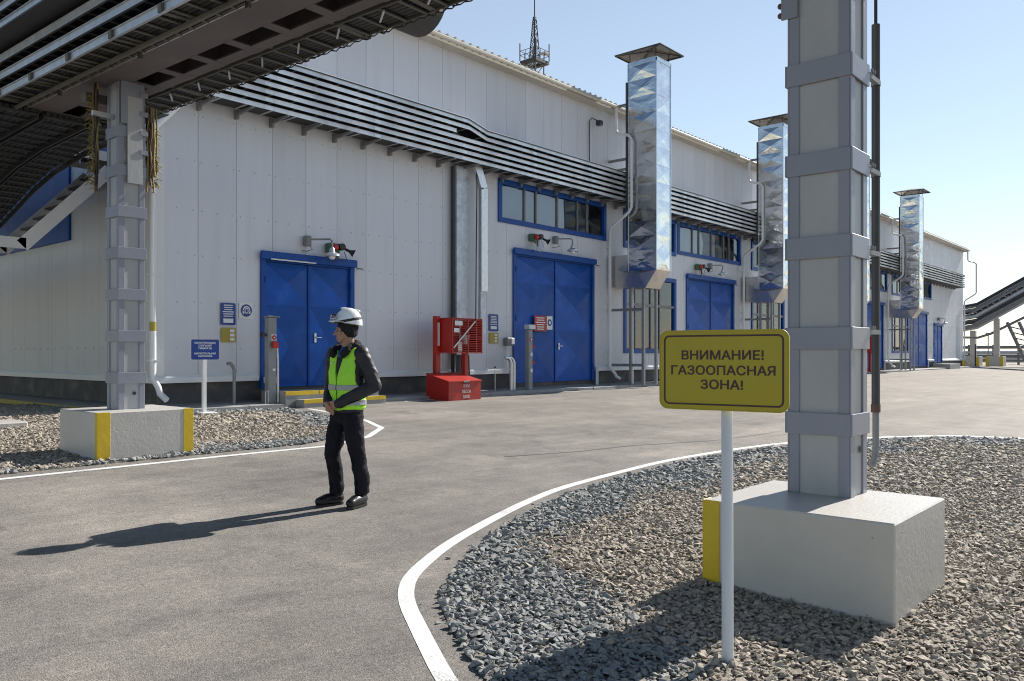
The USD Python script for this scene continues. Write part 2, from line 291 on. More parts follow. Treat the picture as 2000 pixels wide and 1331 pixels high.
def bx(lo, hi, bevel=0.0): return MB().box(lo, hi, bevel)
def lathe(profile, n=20, at=(0, 0, 0)):
    m = trimesh.creation.revolve(np.array(profile, float), sections=n); m.apply_translation(at); return m
def extrude2d(poly, y0, y1):
    """polygon in (X, Z) extruded from y0 to y1"""
    out = MB()
    for g in getattr(poly, "geoms", [poly]):
        if g.area < 1e-6: continue
        m = trimesh.creation.extrude_polygon(g, abs(y1 - y0), engine="earcut")
        v, f = np.array(m.vertices), np.array(m.faces)
        w = np.stack([v[:, 0], max(y0, y1) - v[:, 2], v[:, 1]], 1)
        out.add(w, f)
    return out
def plan(poly, zf, zoff=0.0):
    """polygon in plan as a sheet following the ground function"""
    out = MB()
    for g in getattr(poly, "geoms", [poly]):
        v, f = trimesh.creation.triangulate_polygon(g, engine="earcut")
        f = np.array(f); a = v[f]
        cr = (a[:, 1, 0] - a[:, 0, 0]) * (a[:, 2, 1] - a[:, 0, 1]) - (a[:, 1, 1] - a[:, 0, 1]) * (a[:, 2, 0] - a[:, 0, 0])
        f[cr < 0] = f[cr < 0][:, ::-1]
        out.add(np.column_stack([v, zf(v[:, 0], v[:, 1]) + zoff]), f)
    return out
def text(s, h, depth=0.002, bold=False): return meshkit.text_mesh(s, h, depth, bold)
def place_text(tm, center, right, up=(0, 0, 1), squeeze=1.0):
    v, f = np.array(tm.vertices), np.array(tm.faces)
    b = v.min(0), v.max(0); v = v - [(b[0][0] + b[1][0]) / 2, (b[0][1] + b[1][1]) / 2, 0]; v[:, 0] *= squeeze
    r, u = np.array(right, float), np.array(up, float); n = np.cross(r, u)
    return np.array(center) + v[:, :1] * r + v[:, 1:2] * u + v[:, 2:3] * n, f
def roundrect(w, h, r): return sbox(-w / 2 + r, -h / 2 + r, w / 2 - r, h / 2 - r).buffer(r, 6)
def panel_mesh(poly, center, right, depth, up=(0, 0, 1)):
    m = trimesh.util.concatenate([trimesh.creation.extrude_polygon(g, depth, engine="earcut") for g in getattr(poly, "geoms", [poly])]); v, f = np.array(m.vertices), np.array(m.faces)
    r, u = np.array(right, float), np.array(up, float); n = np.cross(r, u)
    return np.array(center) + v[:, :1] * r + v[:, 1:2] * u + v[:, 2:3] * n, f

SLOPE = 0.033
def gz(x, y): return SLOPE * np.clip(y, -14.0, 16.0)

# ---------------------------------------------------------------- ground, yard, markings
xs, ys = (-400.0, 900.0), (-500.0, -14.0, 16.0, 900.0)
g = MB()
for a, b in zip(ys[:-1], ys[1:]):
    g.add([[xs[0], a, gz(0, a) - 0.03], [xs[1], a, gz(0, a) - 0.03], [xs[1], b, gz(0, b) - 0.03], [xs[0], b, gz(0, b) - 0.03]], [[0, 1, 2, 3]])
single("ground", g, "soil", kind="structure")
g = MB()
for a, b in ((-40.0, -14.0), (-14.0, 16.0)):
    g.add([[-40, a, gz(0, a)], [125, a, gz(0, a)], [125, b, gz(0, b)], [-40, b, gz(0, b)]], [[0, 1, 2, 3]])
single("asphalt_yard", g, "asphalt", kind="structure")

BED_L = Polygon([(-12, 10.12), (7.1, 10.1), (8.2, 10.55), (8.95, 11.15), (9.45, 12.1), (9.8, 13.6), (9.85, 14.75), (8.3, 15.0), (6.6, 15.0), (6.6, 19.5), (-12, 19.5)])
EDGE_R = [(2.0, -9), (2.05, -2), (2.15, 0.3), (2.45, 1.75), (2.89, 2.67), (3.26, 3.28), (3.58, 3.71), (4.14, 4.11), (5.04, 4.59), (6.0, 4.95), (6.95, 5.22), (8.4, 5.42), (9.7, 5.52), (11.4, 5.44), (13.0, 5.22), (15.05, 4.5), (16.5, 3.68), (17.3, 2.65), (17.6, 0.5), (17.6, -9)]
BED_R = Polygon(EDGE_R)
single("gravel_bed", MB().add(*plan(BED_L.segmentize(1.0), gz, 0.006).mesh()).add(*plan(BED_R.segmentize(1.0), gz, 0.006).mesh()), "dirt", kind="structure")
LINE_L = [(-12, 9.8), (5.5, 9.8), (6.6, 9.77), (7.2, 9.74), (8.3, 10.2), (9.28, 11.03), (9.8, 12.09), (10.15, 13.3), (10.3, 14.6)]
LINE_R = [(1.75, -9), (1.8, -1), (1.95, 0.6), (2.3, 1.95), (2.76, 2.81), (3.05, 3.27), (3.43, 3.86), (3.78, 4.2), (4.53, 4.61), (5.46, 4.97), (6.18, 5.22), (7.1, 5.48), (8.43, 5.63), (9.86, 5.75), (11.53, 5.67), (13.22, 5.45), (15.23, 4.73), (16.85, 3.86), (17.65, 2.76), (17.95, 0.5), (17.95, -9)]
def chaikin(p, n=1):
    p = np.array(p, float)
    for _ in range(n): p = np.vstack([p[:1]] + [np.vstack([a * .78 + b * .22, a * .22 + b * .78]) for a, b in zip(p[:-1], p[1:])] + [p[-1:]])
    return p
for i, (pl, lab) in enumerate(((LINE_L, "white painted line along the gravel bed of the far left column"), (LINE_R, "white painted line curving round the near gravel bed by the yellow sign"))):
    single("road_line", plan(LineString(chaikin(pl, 2) if i else pl).buffer(0.052, cap_style=2, join_style=2), gz, 0.0025), "line", lab, "road line", kind="structure")
single("road_line", plan(LineString([(13.3, 14.95), (24, 14.9), (60, 14.85)]).buffer(0.04, cap_style=2), gz, 0.004), "line", "thin white line on the yard along the pavement by the doors", "road line", kind="structure")
crack = [(8.4, 7.4), (9.6, 7.05), (10.8, 6.9), (12.5, 6.35), (14.5, 6.2)]
single("road_crack", plan(LineString(crack).buffer(0.012), gz, 0.003), "dark", kind="structure")

def gravel(poly, spacing, size, tmin, tmax, seed, layers=2):
    r = np.random.default_rng(seed); x0, y0, x1, y1 = poly.bounds; P = []
    for k in range(layers):
        X, Y = np.meshgrid(np.arange(x0, x1, spacing), np.arange(y0, y1, spacing))
        q = np.column_stack([X.ravel(), Y.ravel()]) + r.uniform(-0.5, 0.5, (X.size, 2)) * spacing * 1.1
        P.append(np.column_stack([q, np.full(len(q), k * 0.011)]))
    P = np.vstack(P)
    t = P[:, :2] @ FW[:2]; a = (P[:, :2] @ RT[:2]) / np.maximum(t, 1e-3)
    P = P[(t > max(tmin, 1.6)) & (t <= tmax) & (np.abs(a) < 0.72)]
    P = P[shapely.contains_xy(poly, P[:, 0], P[:, 1])]
    d = shapely.distance(shapely.points(P[:, :2]), poly.exterior)
    nz = meshkit.fbm(np.column_stack([P[:, :2] * 0.8, np.zeros(len(P))]), 3, 5)
    grey = d + (nz - 0.5) * 1.7 + r.normal(0, 0.16, len(P)) < (0.75 if seed < 50 else 0.4)
    return P, grey, size, r
TEMPL = []
_r = np.random.default_rng(3)
for k in range(14):
    q = _r.normal(size=(9, 3)); q /= np.linalg.norm(q, axis=1, keepdims=True); q *= _r.uniform(0.75, 1.1, (9, 1)) * [1.2, 0.9, 0.55]
    h = trimesh.convex.convex_hull(q); TEMPL.append((np.array(h.vertices), np.array(h.faces)))
OUT = {True: MB(), False: MB()}
def scatter(P, grey, size, r):
    n = len(P); which = r.integers(0, len(TEMPL), n)
    s = size * np.exp(r.normal(0, 0.42, n)); s = np.clip(s, size * 0.35, size * 2.2)
    yaw, tx, ty = r.uniform(0, 2 * math.pi, n), r.normal(0, 0.24, n), r.normal(0, 0.24, n)
    q = np.column_stack([np.cos(yaw / 2), tx / 2, ty / 2, np.sin(yaw / 2)]); q /= np.linalg.norm(q, axis=1, keepdims=True)
    w, x, y, z = q.T
    R = np.stack([np.stack([1 - 2 * (y * y + z * z), 2 * (x * y - w * z), 2 * (x * z + w * y)], -1), np.stack([2 * (x * y + w * z), 1 - 2 * (x * x + z * z), 2 * (y * z - w * x)], -1), np.stack([2 * (x * z - w * y), 2 * (y * z + w * x), 1 - 2 * (x * x + y * y)], -1)], 1)
    C = np.column_stack([P[:, :2], gz(P[:, 0], P[:, 1]) + 0.006 + P[:, 2] + r.uniform(-0.004, 0.010, n)])
    for k, (v, f) in enumerate(TEMPL):
        for gflag in (True, False):
            i = np.nonzero((which == k) & (grey == gflag))[0]
            if not len(i): continue
            V = np.einsum("nij,vj->nvi", R[i], v) * (s[i] * np.where(gflag, 1.12, 0.95))[:, None, None] + C[i][:, None]
            F = f[None] + (np.arange(len(i)) * len(v))[:, None, None]
            OUT[gflag].add(V.reshape(-1, 3), F.reshape(-1, 3))
scatter(*gravel(BED_R, 0.036, 0.0188, 0, 5.6, 11))
scatter(*gravel(BED_R, 0.043, 0.0212, 5.6, 9.5, 12))
scatter(*gravel(BED_R, 0.062, 0.029, 9.5, 17.5, 13))
scatter(*gravel(BED_L, 0.053, 0.026, 0, 14, 61))
scatter(*gravel(BED_L, 0.078, 0.038, 14, 24, 62))
loose = BED_R.buffer(0.13).difference(BED_R).union(BED_L.buffer(0.2).difference(BED_L))
_P = np.random.default_rng(77).uniform((2, 2), (12, 16), (9000, 2)); _P = _P[shapely.contains_xy(loose, _P[:, 0], _P[:, 1])]; _d = shapely.distance(shapely.points(_P), BED_R.union(BED_L)); _P = _P[np.random.default_rng(5).random(len(_P)) < 0.9 * np.exp(-_d / 0.06)]
scatter(np.column_stack([_P, np.full(len(_P), -0.002)]), np.ones(len(_P), bool), 0.009, np.random.default_rng(78))
single("grey_gravel", OUT[True], "stone_grey", "grey crushed stone along the edges of both gravel beds", "gravel", kind="stuff")
single("tan_gravel", OUT[False], "stone_tan", "tan and beige crushed stone filling both gravel beds", "gravel", kind="stuff")

# pavement of slabs round the hall, its kerb edge on the gable side painted yellow
WALL_Y, X0, X1, FLOOR = 16.10, 7.73, 75.5, 0.60
t = thing("pavement", None, None, kind="structure")
x = 6.75; i = 0
while x < X1 + 1:
    w = 2.45 + 0.1 * math.sin(i * 2.3)
    part(t, "slab", bx((x, 15.10 + 0.004 * (i % 3), 0.40), (min(x + w, X1 + 1.2) - 0.018, 16.2, 0.583 + 0.003 * math.sin(i * 1.7)), 0.012), "slab"); x += w; i += 1
y = 16.22
while y < 32:
    part(t, "slab", bx((6.75, y, 0.40), (7.9, y + 2.42, 0.585), 0.012), "slab"); y += 2.44
part(t, "yellow_kerb", bx((6.66, 15.2, 0.42), (6.745, 32, 0.592), 0.01), "ochre")

# ---------------------------------------------------------------- the hall
DOORS = [(10.10, 12.62, 0.88, 3.80, "double"), (18.65, 22.79, 0.74, 4.70, "gate"), (29.19, 33.35, 0.74, 4.70, "gate"), (39.65, 43.8, 0.74, 4.70, "gate"),
         (50.1, 54.25, 0.74, 4.70, "gate"), (60.3, 64.43, 0.74, 4.50, "gate"), (66.3, 68.6, 0.95, 3.75, "double")]
WINS = [(17.98, 23.52, 5.55, 6.80, "strip")]
for k in range(1, 5): WINS.append((17.98 + 10.52 * k, 23.52 + 10.52 * k, 5.55, 6.80, "strip"))
for k in range(4):
    WINS.append((24.68 + 10.48 * k, 28.33 + 10.48 * k, 5.45, 6.80, "upper")); WINS.append((24.68 + 10.48 * k, 28.33 + 10.48 * k, 1.68, 4.52, "tall"))
hall = thing("pump_hall", "long white panelled industrial hall with blue doors and strip windows", "building", (X0, WALL_Y, 0.55))
OPEN = shapely.union_all([sbox(a, c, b, d) for a, b, c, d, _ in DOORS + WINS])
P_W, TOP = 0.886, 10.02
n = int(math.ceil((X1 - X0) / P_W)); seams = [X0 + P_W * i for i in range(n)] + [X1]
for a, b in zip(seams[:-1], seams[1:]):
    poly = sbox(a + 0.005, 1.08, b - 0.005, TOP).difference(OPEN)
    for piece in getattr(poly, "geoms", [poly]):
        if piece.area > 0.01: part(hall, "wall_panel", extrude2d(piece, WALL_Y, WALL_Y + 0.10), "wall")
gy = WALL_Y + 0.006
while gy < 33:
    part(hall, "wall_panel", bx((X0, max(gy, WALL_Y + 0.104), 1.08), (X0 + 0.1, gy + P_W - 0.007, TOP), 0.003), "wall")
    gy += P_W
part(hall, "corner_trim", MB().box((X0 - 0.012, WALL_Y - 0.012, 1.08), (X0 + 0.16, WALL_Y - 0.002, TOP)).box((X0 - 0.012, WALL_Y - 0.002, 1.08), (X0 - 0.002, WALL_Y + 0.16, TOP)), "trim")
# dark joint backing behind the panels, inner lining, floor, back walls, roof
back = sbox(X0 + 0.11, 0.6, X1 - 0.1, TOP).difference(OPEN)
part(hall, "inner_lining", extrude2d(back, WALL_Y + 0.103, WALL_Y + 0.13), "inside")
part(hall, "joint_backing", MB().box((X0 + 0.02, WALL_Y + 0.16, 1.1), (X0 + 0.09, 33.8, TOP - 0.02)), "steel")
part(hall, "inner_wall", MB().box((X0 + 0.103, WALL_Y + 0.14, 0.6), (X0 + 0.14, 33.9, TOP)).box((X0 + 0.1, 33.9, 0.6), (X1, 34.0, TOP)).box((X1 - 0.1, WALL_Y + 0.14, 0.6), (X1, 33.9, TOP)), "inside")
part(hall, "floor", bx((X0 + 0.1, WALL_Y + 0.02, 0.45), (X1 - 0.1, 33.9, 0.62)), "inside")
part(hall, "plinth", MB().box((X0 + 0.05, WALL_Y + 0.05, 0.45), (X1 - 0.05, WALL_Y + 0.14, 1.07)).box((X0 + 0.05, WALL_Y + 0.145, 0.45), (X0 + 0.14, 33.9, 1.07)), "plinth")
# sloped skirting flashing, cut at doors
sk = []
cuts = sorted((d[0] - 0.1, d[1] + 0.1) for d in DOORS)
xa = X0 - 0.07
for c0, c1 in cuts + [(X1 + 0.05, None)]:
    if c0 > xa:
        v = [(xa, WALL_Y - 0.004, 1.215), (xa, WALL_Y - 0.075, 1.165), (xa, WALL_Y - 0.075, 1.055), (xa, WALL_Y - 0.004, 1.055)]
        w = [(c0, *p[1:]) for p in v]; mb = MB().add(np.array(v + w), [[0, 1, 5, 4], [1, 2, 6, 5], [2, 3, 7, 6], [3, 0, 4, 7], [3, 2, 1, 0], [4, 5, 6, 7]])
        part(hall, "skirting", mb, "trim")
    xa = c1 if c1 else 0
v = [(X0 - 0.004, WALL_Y - 0.07, 1.215), (X0 - 0.075, WALL_Y - 0.07, 1.165), (X0 - 0.075, WALL_Y - 0.07, 1.055), (X0 - 0.004, WALL_Y - 0.07, 1.055)]
w = [(p[0], 33.0, p[2]) for p in v]
part(hall, "skirting", MB().add(np.array(v + w), [[0, 4, 5, 1], [1, 5, 6, 2], [2, 6, 7, 3], [3, 7, 4, 0], [0, 1, 2, 3], [7, 6, 5, 4]]), "trim")
# roof sheet with ribs, fascia and gutter
rf = MB().box((X0 - 0.35, WALL_Y - 0.36, TOP + 0.16), (X1 + 0.3, 25.0, TOP + 0.20))
rib = MB()
for i in range(int((X1 - X0 + 0.6) / 0.30)):
    xx = X0 - 0.3 + 0.30 * i; rib.box((xx, WALL_Y - 0.37, TOP + 0.20), (xx + 0.05, 17.5, TOP + 0.245))
rp = part(hall, "roof", rf, "roof"); part(rp, "ribs", rib, "roof", kind="stuff")
part(hall, "roof_slope", MB().add([[X0 - 0.3, 17.5, TOP + .2], [X1 + .3, 17.5, TOP + .2], [X1 + .3, 25, TOP + .65], [X0 - .3, 25, TOP + .65], [X1 + .3, 34.2, TOP], [X0 - .3, 34.2, TOP]], [[0, 1, 2, 3], [3, 2, 4, 5]]), "roof")
part(hall, "fascia", bx((X0 - 0.35, WALL_Y - 0.35, TOP - 0.02), (X1 + 0.3, WALL_Y - 0.32, TOP + 0.155)), "roof")
part(hall, "soffit", bx((X0 - 0.34, WALL_Y - 0.318, TOP - 0.012), (X1 + 0.3, WALL_Y + 0.12, TOP + 0.008)), "roof")
part(hall, "gutter", bx((X0 - 0.35, WALL_Y - 0.46, TOP + 0.03), (X1 + 0.3, WALL_Y - 0.365, TOP + 0.14), 0.03), "roof")
# bolts
bolts = MB(); hexv = np.array([[math.cos(a), 0, math.sin(a)] for a in np.arange(6) * math.pi / 3])
bi = 0
for i, sx in enumerate(seams[:-1]):
    for z in (1.77, 2.72, 3.70, 4.62, 5.63, 6.60):
        for dx in (0.09, 0.44, 0.80):
            px = sx + dx + 0.02 * math.sin(37 * bi); bi += 1
            if px > X1 - 0.1 or OPEN.buffer(0.12).contains(shapely.Point(px, z)): continue
            c = np.array([px, WALL_Y - 0.002, z + 0.012 * math.sin(11 * bi)])
            bolts.add(np.vstack([c + hexv * 0.017, c + hexv * 0.010 + [0, -0.012, 0], [c + [0, -0.013, 0]]]), [[k, (k + 1) % 6, 6 + (k + 1) % 6] for k in range(6)] + [[k, 6 + (k + 1) % 6, 6 + k] for k in range(6)] + [[6 + k, 6 + (k + 1) % 6, 12] for k in range(6)])
for j in range(18):
    for z in (1.77,):
        c = np.array([X0 - 0.002, WALL_Y + 0.3 + j * 0.443, z])
        h2 = hexv[:, [1, 0, 2]]
        bolts.add(np.vstack([c + h2 * 0.017, c + h2 * 0.010 + [-0.012, 0, 0], [c + [-0.013, 0, 0]]]), [[(k + 1) % 6, k, 6 + (k + 1) % 6] for k in range(6)] + [[6 + (k + 1) % 6, k, 6 + k] for k in range(6)] + [[6 + (k + 1) % 6, 6 + k, 12] for k in range(6)])
part(hall, "panel_bolts", bolts, "zinc", kind="stuff")
# windows
def frame_strip(mb, a, b, c, d, w, y0, y1):
    mb.box((a, y0, c), (b, y1, c + w)); mb.box((a, y0, d - w), (b, y1, d)); mb.box((a, y0, c + w), (a + w, y1, d - w)); mb.box((b - w, y0, c + w), (b, y1, d - w))
for a, b, c, d, kind in WINS:
    fr = MB(); frame_strip(fr, a - 0.02, b + 0.02, c - 0.02, d + 0.02, 0.15, WALL_Y - 0.045, WALL_Y + 0.12)
    wn = part(hall, "window", fr, "blue_dark")
    xi0, xi1, zi0, zi1 = a + 0.13, b - 0.13, c + 0.13, d - 0.13
    if kind == "tall": cx = [xi0, xi0 + 0.62, xi0 + 1.7, xi0 + 2.35, xi1]; cz = [zi0, zi0 + 1.62, zi1]
    else:
        fr_ = np.array([0, 0.205, 0.31, 0.515, 0.72, 0.82, 1.0]) if kind == "strip" else np.array([0, 0.33, 0.66, 1]); cx = list(xi0 + (xi1 - xi0) * fr_); cz = [zi0, zi1]
    for q in cx[1:-1]: part(wn, "mullion", bx((q - 0.025, WALL_Y - 0.01, zi0), (q + 0.025, WALL_Y + 0.06, zi1)), "steel")
    for q in cz[1:-1]: part(wn, "transom", bx((xi0, WALL_Y - 0.022, q - 0.05), (xi1, WALL_Y + 0.07, q + 0.05)), "steel")
    for i in range(len(cx) - 1):
        for j in range(len(cz) - 1):
            p0, p1, q0, q1 = cx[i] + 0.027, cx[i + 1] - 0.027, cz[j] + 0.02, cz[j + 1] - 0.02
            part(wn, "pane", MB().add([[p0, WALL_Y + 0.03, q0], [p1, WALL_Y + 0.03, q0], [p1, WALL_Y + 0.03, q1], [p0, WALL_Y + 0.03, q1]], [[0, 1, 2, 3]]), "glass")
            if kind == "strip" and i < 4:
                part(wn, "blind", bx((p0, WALL_Y + 0.075, q0), (p1 if i < 3 else (p0 + p1) / 2 - 0.1, WALL_Y + 0.08, q1)), "blind")
# doors
def leaf(x0, x1, z0, z1, y, rows, depth=0.075, seed=0):
    """pressed sheet leaf: cells with diagonal creases raised towards the viewer"""
    r = np.random.default_rng(seed); v, f = [], []
    zz = [z0 + (z1 - z0) * k for k in rows]
    for a, b in zip(zz[:-1], zz[1:]):
        i = len(v); e = 0.05
        cxm, czm = (x0 + x1) / 2 + r.uniform(-.05, .05), (a + b) / 2 + r.uniform(-.05, .05)
        v += [(x0, y, a), (x1, y, a), (x1, y, b), (x0, y, b), (x0 + e, y - 0.006, a + e), (x1 - e, y - 0.006, a + e), (x1 - e, y - 0.006, b - e), (x0 + e, y - 0.006, b - e), (cxm, y - depth * r.uniform(.8, 1.4), czm)]
        for k in range(4):
            m = (k + 1) % 4; f += [(i + k, i + m, i + 4 + m), (i + k, i + 4 + m, i + 4 + k), (i + 4 + k, i + 4 + m, i + 8)]
    i = len(v)
    v += [(x0, y + 0.05, z0), (x1, y + 0.05, z0), (x1, y + 0.05, z1), (x0, y + 0.05, z1)]
    f += [(i, i + 2, i + 1), (i, i + 3, i + 2)]
    mb = MB().add(np.array(v), f); return mb
for k, (a, b, c, d, kind) in enumerate(DOORS):
    fr = MB().box((a - 0.03, WALL_Y - 0.05, c), (a + 0.09, WALL_Y + 0.11, d)).box((b - 0.09, WALL_Y - 0.05, c), (b + 0.03, WALL_Y + 0.11, d)).box((a - 0.03, WALL_Y - 0.05, d), (b + 0.03, WALL_Y + 0.11, d + 0.06)).box((a + .09, WALL_Y - 0.02, d - 0.09), (b - .09, WALL_Y + 0.11, d))
    dr = part(hall, "door", fr, "blue_dark")
    part(dr, "header_rail", MB().box((a - 0.06, WALL_Y - 0.13, d - 0.05), (b + 0.06, WALL_Y - 0.052, d + 0.13), 0.01), "blue_dark")
    part(dr, "header_pin", MB().box((b + 0.065, WALL_Y - 0.1, d - 0.08), (b + 0.25, WALL_Y - 0.08, d - 0.055)), "dark")
    mid = (a + b) / 2
    fr1, fr2 = ([0, 0.66, 1], [0, 0.66, 1]) if kind == "double" else ([0, 0.42, 0.8, 1], [0, 0.42, 0.8, 1])
    part(dr, "leaf", leaf(a + 0.095, mid - 0.01, c + 0.02, d - 0.1, WALL_Y + 0.02, fr1, seed=k), "blue")
    part(dr, "leaf", leaf(mid + 0.01, b - 0.095, c + 0.02, d - 0.1, WALL_Y + 0.015, fr2, seed=k + 20), "blue")
    part(dr, "cover_strip", bx((mid - 0.03, WALL_Y - 0.012, c + 0.02), (mid + 0.03, WALL_Y + 0.008, d - 0.1), 0.004), "blue")
    if k == 0:
        part(dr, "lamp_tube", bx((a + 0.15, WALL_Y - 0.17, d - 0.06), (a + 1.35, WALL_Y - 0.135, d - 0.03), 0.01), "white")
    hz = c + 1.15; hx = mid + 0.16
    part(dr, "handle", MB().box((hx - 0.03, WALL_Y - 0.03, hz - 0.12), (hx + 0.03, WALL_Y - 0.008, hz + 0.10), 0.005).bar((hx, WALL_Y - 0.07, hz), (hx + 0.14, WALL_Y - 0.07, hz), 0.02, 0.02).bar((hx, WALL_Y - 0.02, hz), (hx, WALL_Y - 0.075, hz), 0.02, 0.02), "galv")
    hg = MB()
    for z in (c + 0.5, (c + d) / 2, d - 0.5):
        hg.tube([(a + 0.075, WALL_Y - 0.06, z - 0.08), (a + 0.075, WALL_Y - 0.06, z + 0.08)], 0.018, 8).tube([(b - 0.075, WALL_Y - 0.06, z - 0.08), (b - 0.075, WALL_Y - 0.06, z + 0.08)], 0.018, 8)
    part(dr, "hinges", hg, "blue_dark")
    if kind == "gate":
        part(dr, "guard", bx((b + 0.04, WALL_Y - 0.1, 0.585), (b + 0.2, WALL_Y - 0.08, 1.2)), "zinc")
# red notice plates on the big gate
d2 = Thing("/World/pump_hall/door_001", hall.loc)
def lines_on(t, cx, cz, w, h, y, n, m, name="print_line"):
    mb = MB(); r = np.random.default_rng(int(cx * 100) % 1000)
    for i in range(n):
        ww = w * r.uniform(0.62, 0.95); z = cz + h / 2 - (i + 0.5) * h / n; mb.box((cx - ww / 2, y - 0.002, z - h / n * 0.2), (cx + ww / 2, y, z + h / n * 0.2))
    part(t, name, mb, m)

# ---------------------------------------------------------------- cable trays along the facade
tr = thing("facade_tray_rack", "stack of galvanised cable trays on brackets along the hall above the doors", "cable tray", (7.9, 15.5, 6.7))
YF, YB = 15.42, 15.92
def tray_run(path, w0=YF, w1=YB, h=0.088):
    fl = MB(); cb = MB()
    for (xa, za), (xb, zb) in zip(path[:-1], path[1:]):
        fl.bar((xa, w0, za + h / 2), (xb, w0, zb + h / 2), 0.012, h, (0, 0, 1)); fl.bar((xa, w1, za + h / 2), (xb, w1, zb + h / 2), 0.012, h)
        fl.bar((xa, w0 - 0.012, za + h), (xb, w0 - 0.012, zb + h), 0.022, 0.006); fl.bar((xa, w0 - 0.012, za), (xb, w0 - 0.012, zb), 0.022, 0.006)
        for c in range(7):
            yy = w0 + 0.05 + c * 0.065; cb.bar((xa, yy, za + 0.035), (xb, yy, zb + 0.035), 0.055, 0.05)
    L = path[-1][0] - path[0][0]; xx = path[0][0] + 0.2
    while xx < path[-1][0]:
        z = np.interp(xx, [p[0] for p in path], [p[1] for p in path]); fl.bar((xx, w0, z + 0.012), (xx, w1, z + 0.012), 0.05, 0.02); xx += 0.6
    jn = MB(); xx = path[0][0] + 1.9
    while xx < path[-1][0]:
        z = np.interp(xx, [p[0] for p in path], [p[1] for p in path]); jn.box((xx - 0.09, w0 - 0.012, z + 0.008), (xx + 0.09, w0 - 0.007, z + h - 0.008)); xx += 3.0
    return fl, cb, jn
XE = 73.0
def Z(k): return 6.87 + 0.170 * k
PATHS = [[(7.95, Z(k)), (XE - 0.1 * k, Z(k))] for k in range(4)]
PATHS.append([(7.95, Z(4)), (15.55, Z(4))])
PATHS.append([(7.95, Z(5)), (16.05, Z(5)), (16.75, Z(4)), (XE, Z(4))])
PATHS.append([(7.95, Z(6)), (16.0, Z(6)), (16.75, Z(5)), (XE, Z(5))])
for pth in PATHS:
    fl, cb, jn = tray_run(pth); p = part(tr, "tray", fl, "tray"); part(p, "cables", cb, "black"); part(p, "joints", jn, "galv", kind="stuff")
cov = MB().bar((7.95, YF + .23, Z(6) + .12), (16.0, YF + .23, Z(6) + .12), 0.54, 0.01).bar((16.0, YF + .23, Z(6) + .12), (16.75, YF + .23, Z(5) + .12), 0.54, 0.01).bar((16.75, YF + .23, Z(5) + .12), (XE, YF + .23, Z(5) + .12), 0.54, 0.01)
part(tr, "cover_sheet", cov, "galv")
xx = 8.6
while xx < XE:
    part(tr, "bracket", MB().box((xx - 0.03, YB + 0.05, 6.70), (xx + 0.03, WALL_Y - 0.004, Z(6) + 0.1)).add(np.array([[xx + s, y, z] for s in (-.02, .02) for y, z in ((YB + .05, 6.77), (YB + .05, 6.86), (YF - .05, 6.86), (YF - .05, 6.825))]), [[0, 1, 2, 3], [7, 6, 5, 4], [0, 4, 5, 1], [1, 5, 6, 2], [2, 6, 7, 3], [3, 7, 4, 0]]), "steel"); xx += 0.86

# vertical cable duct and riser tray by the red fire stand
t = thing("riser_duct", "tall grey sheet metal cable duct rising from behind the red fire stand to the trays", "cable duct", (16.25, 15.9, 0.6))
part(t, "duct_body", bx((16.05, 15.90, 1.6), (16.52, 16.06, 6.84), 0.01), "zinc")
jb = MB()
for i in range(14): jb.box((16.045, 15.892, 1.75 + 0.36 * i), (16.525, 15.898, 1.77 + 0.36 * i))
part(t, "joint_seams", jb, "zinc", kind="stuff")
part(t, "side_post", bx((15.97, 15.95, 0.6), (16.01, 16.05, 6.8)), "dark")
cbm = MB()
for i in range(11): cbm.tube([(15.98 + 0.05 * i, 15.86, 1.62), (15.98 + 0.05 * i, 15.84, 1.2), (15.97 + 0.052 * i, 15.82, 0.6)], 0.018, 6)
part(t, "cables", cbm, "dark")
t = thing("riser_tray", "narrow bright galvanised riser tray with a bend, beside the tall grey duct", "cable tray", (16.8, 15.8, 2.6))
part(t, "channel", MB().bar((16.66, 15.72, 6.9), (16.92, 15.72, 6.3), 0.26, 0.12, (0, 1, 0)).bar((16.92, 15.72, 6.3), (16.92, 15.72, 3.4), 0.26, 0.12, (0, 1, 0)), "galv")
part(t, "lower_channel", MB().bar((16.92, 15.76, 3.4), (16.92, 15.76, 2.2), 0.22, 0.1, (0, 1, 0)), "zinc")
part(t, "green_cable", MB().tube([(16.62, 15.7, 6.75), (16.64, 15.7, 6.3), (16.64, 15.75, 2.3)], 0.018, 6), "dark")

# ---------------------------------------------------------------- exhaust ducts
def crease_face(o, ax, ay, nrm, nx, ny, amp, seed):
    """sheet of cells with X creases, crumpled; o corner, ax and ay edge vectors"""
    r = np.random.default_rng(seed); sub = 6
    NX, NY = nx * sub, ny * sub; v = []
    cz = r.uniform(0.4, 1.3, (nx + 1, ny + 1)) * np.where(r.random((nx + 1, ny + 1)) < 0.8, 1, -0.7)
    for j in range(NY + 1):
        for i in range(NX + 1):
            fx, fy = i / sub % 1, j / sub % 1; ci, cj = min(i // sub, nx), min(j // sub, ny)
            h = amp * cz[ci, cj] * (1 - 2 * max(abs(fx - 0.5), abs(fy - 0.5)))
            edge = min(i, NX - i, 3) / 3 
            p = o + ax * i / NX + ay * j / NY
            q = meshkit.noise(p * 3.1 + seed, seed) - 0.5 + 0.6 * (meshkit.noise(p * 8 + seed, seed + 1) - 0.5)
            v.append(p + nrm * (h + q * amp * 0.55 * min(1, edge + .15)))
    f = [(j * (NX + 1) + i + a, j * (NX + 1) + i + b, j * (NX + 1) + i + c) for j in range(NY) for i in range(NX)
         for a, b, c in (((0, 1, NX + 2), (0, NX + 2, NX + 1)) if ((i % sub < sub / 2) == (j % sub < sub / 2)) else ((0, 1, NX + 1), (1, NX + 2, NX + 1)))]
    return np.array(v), np.array(f)
A = np.array
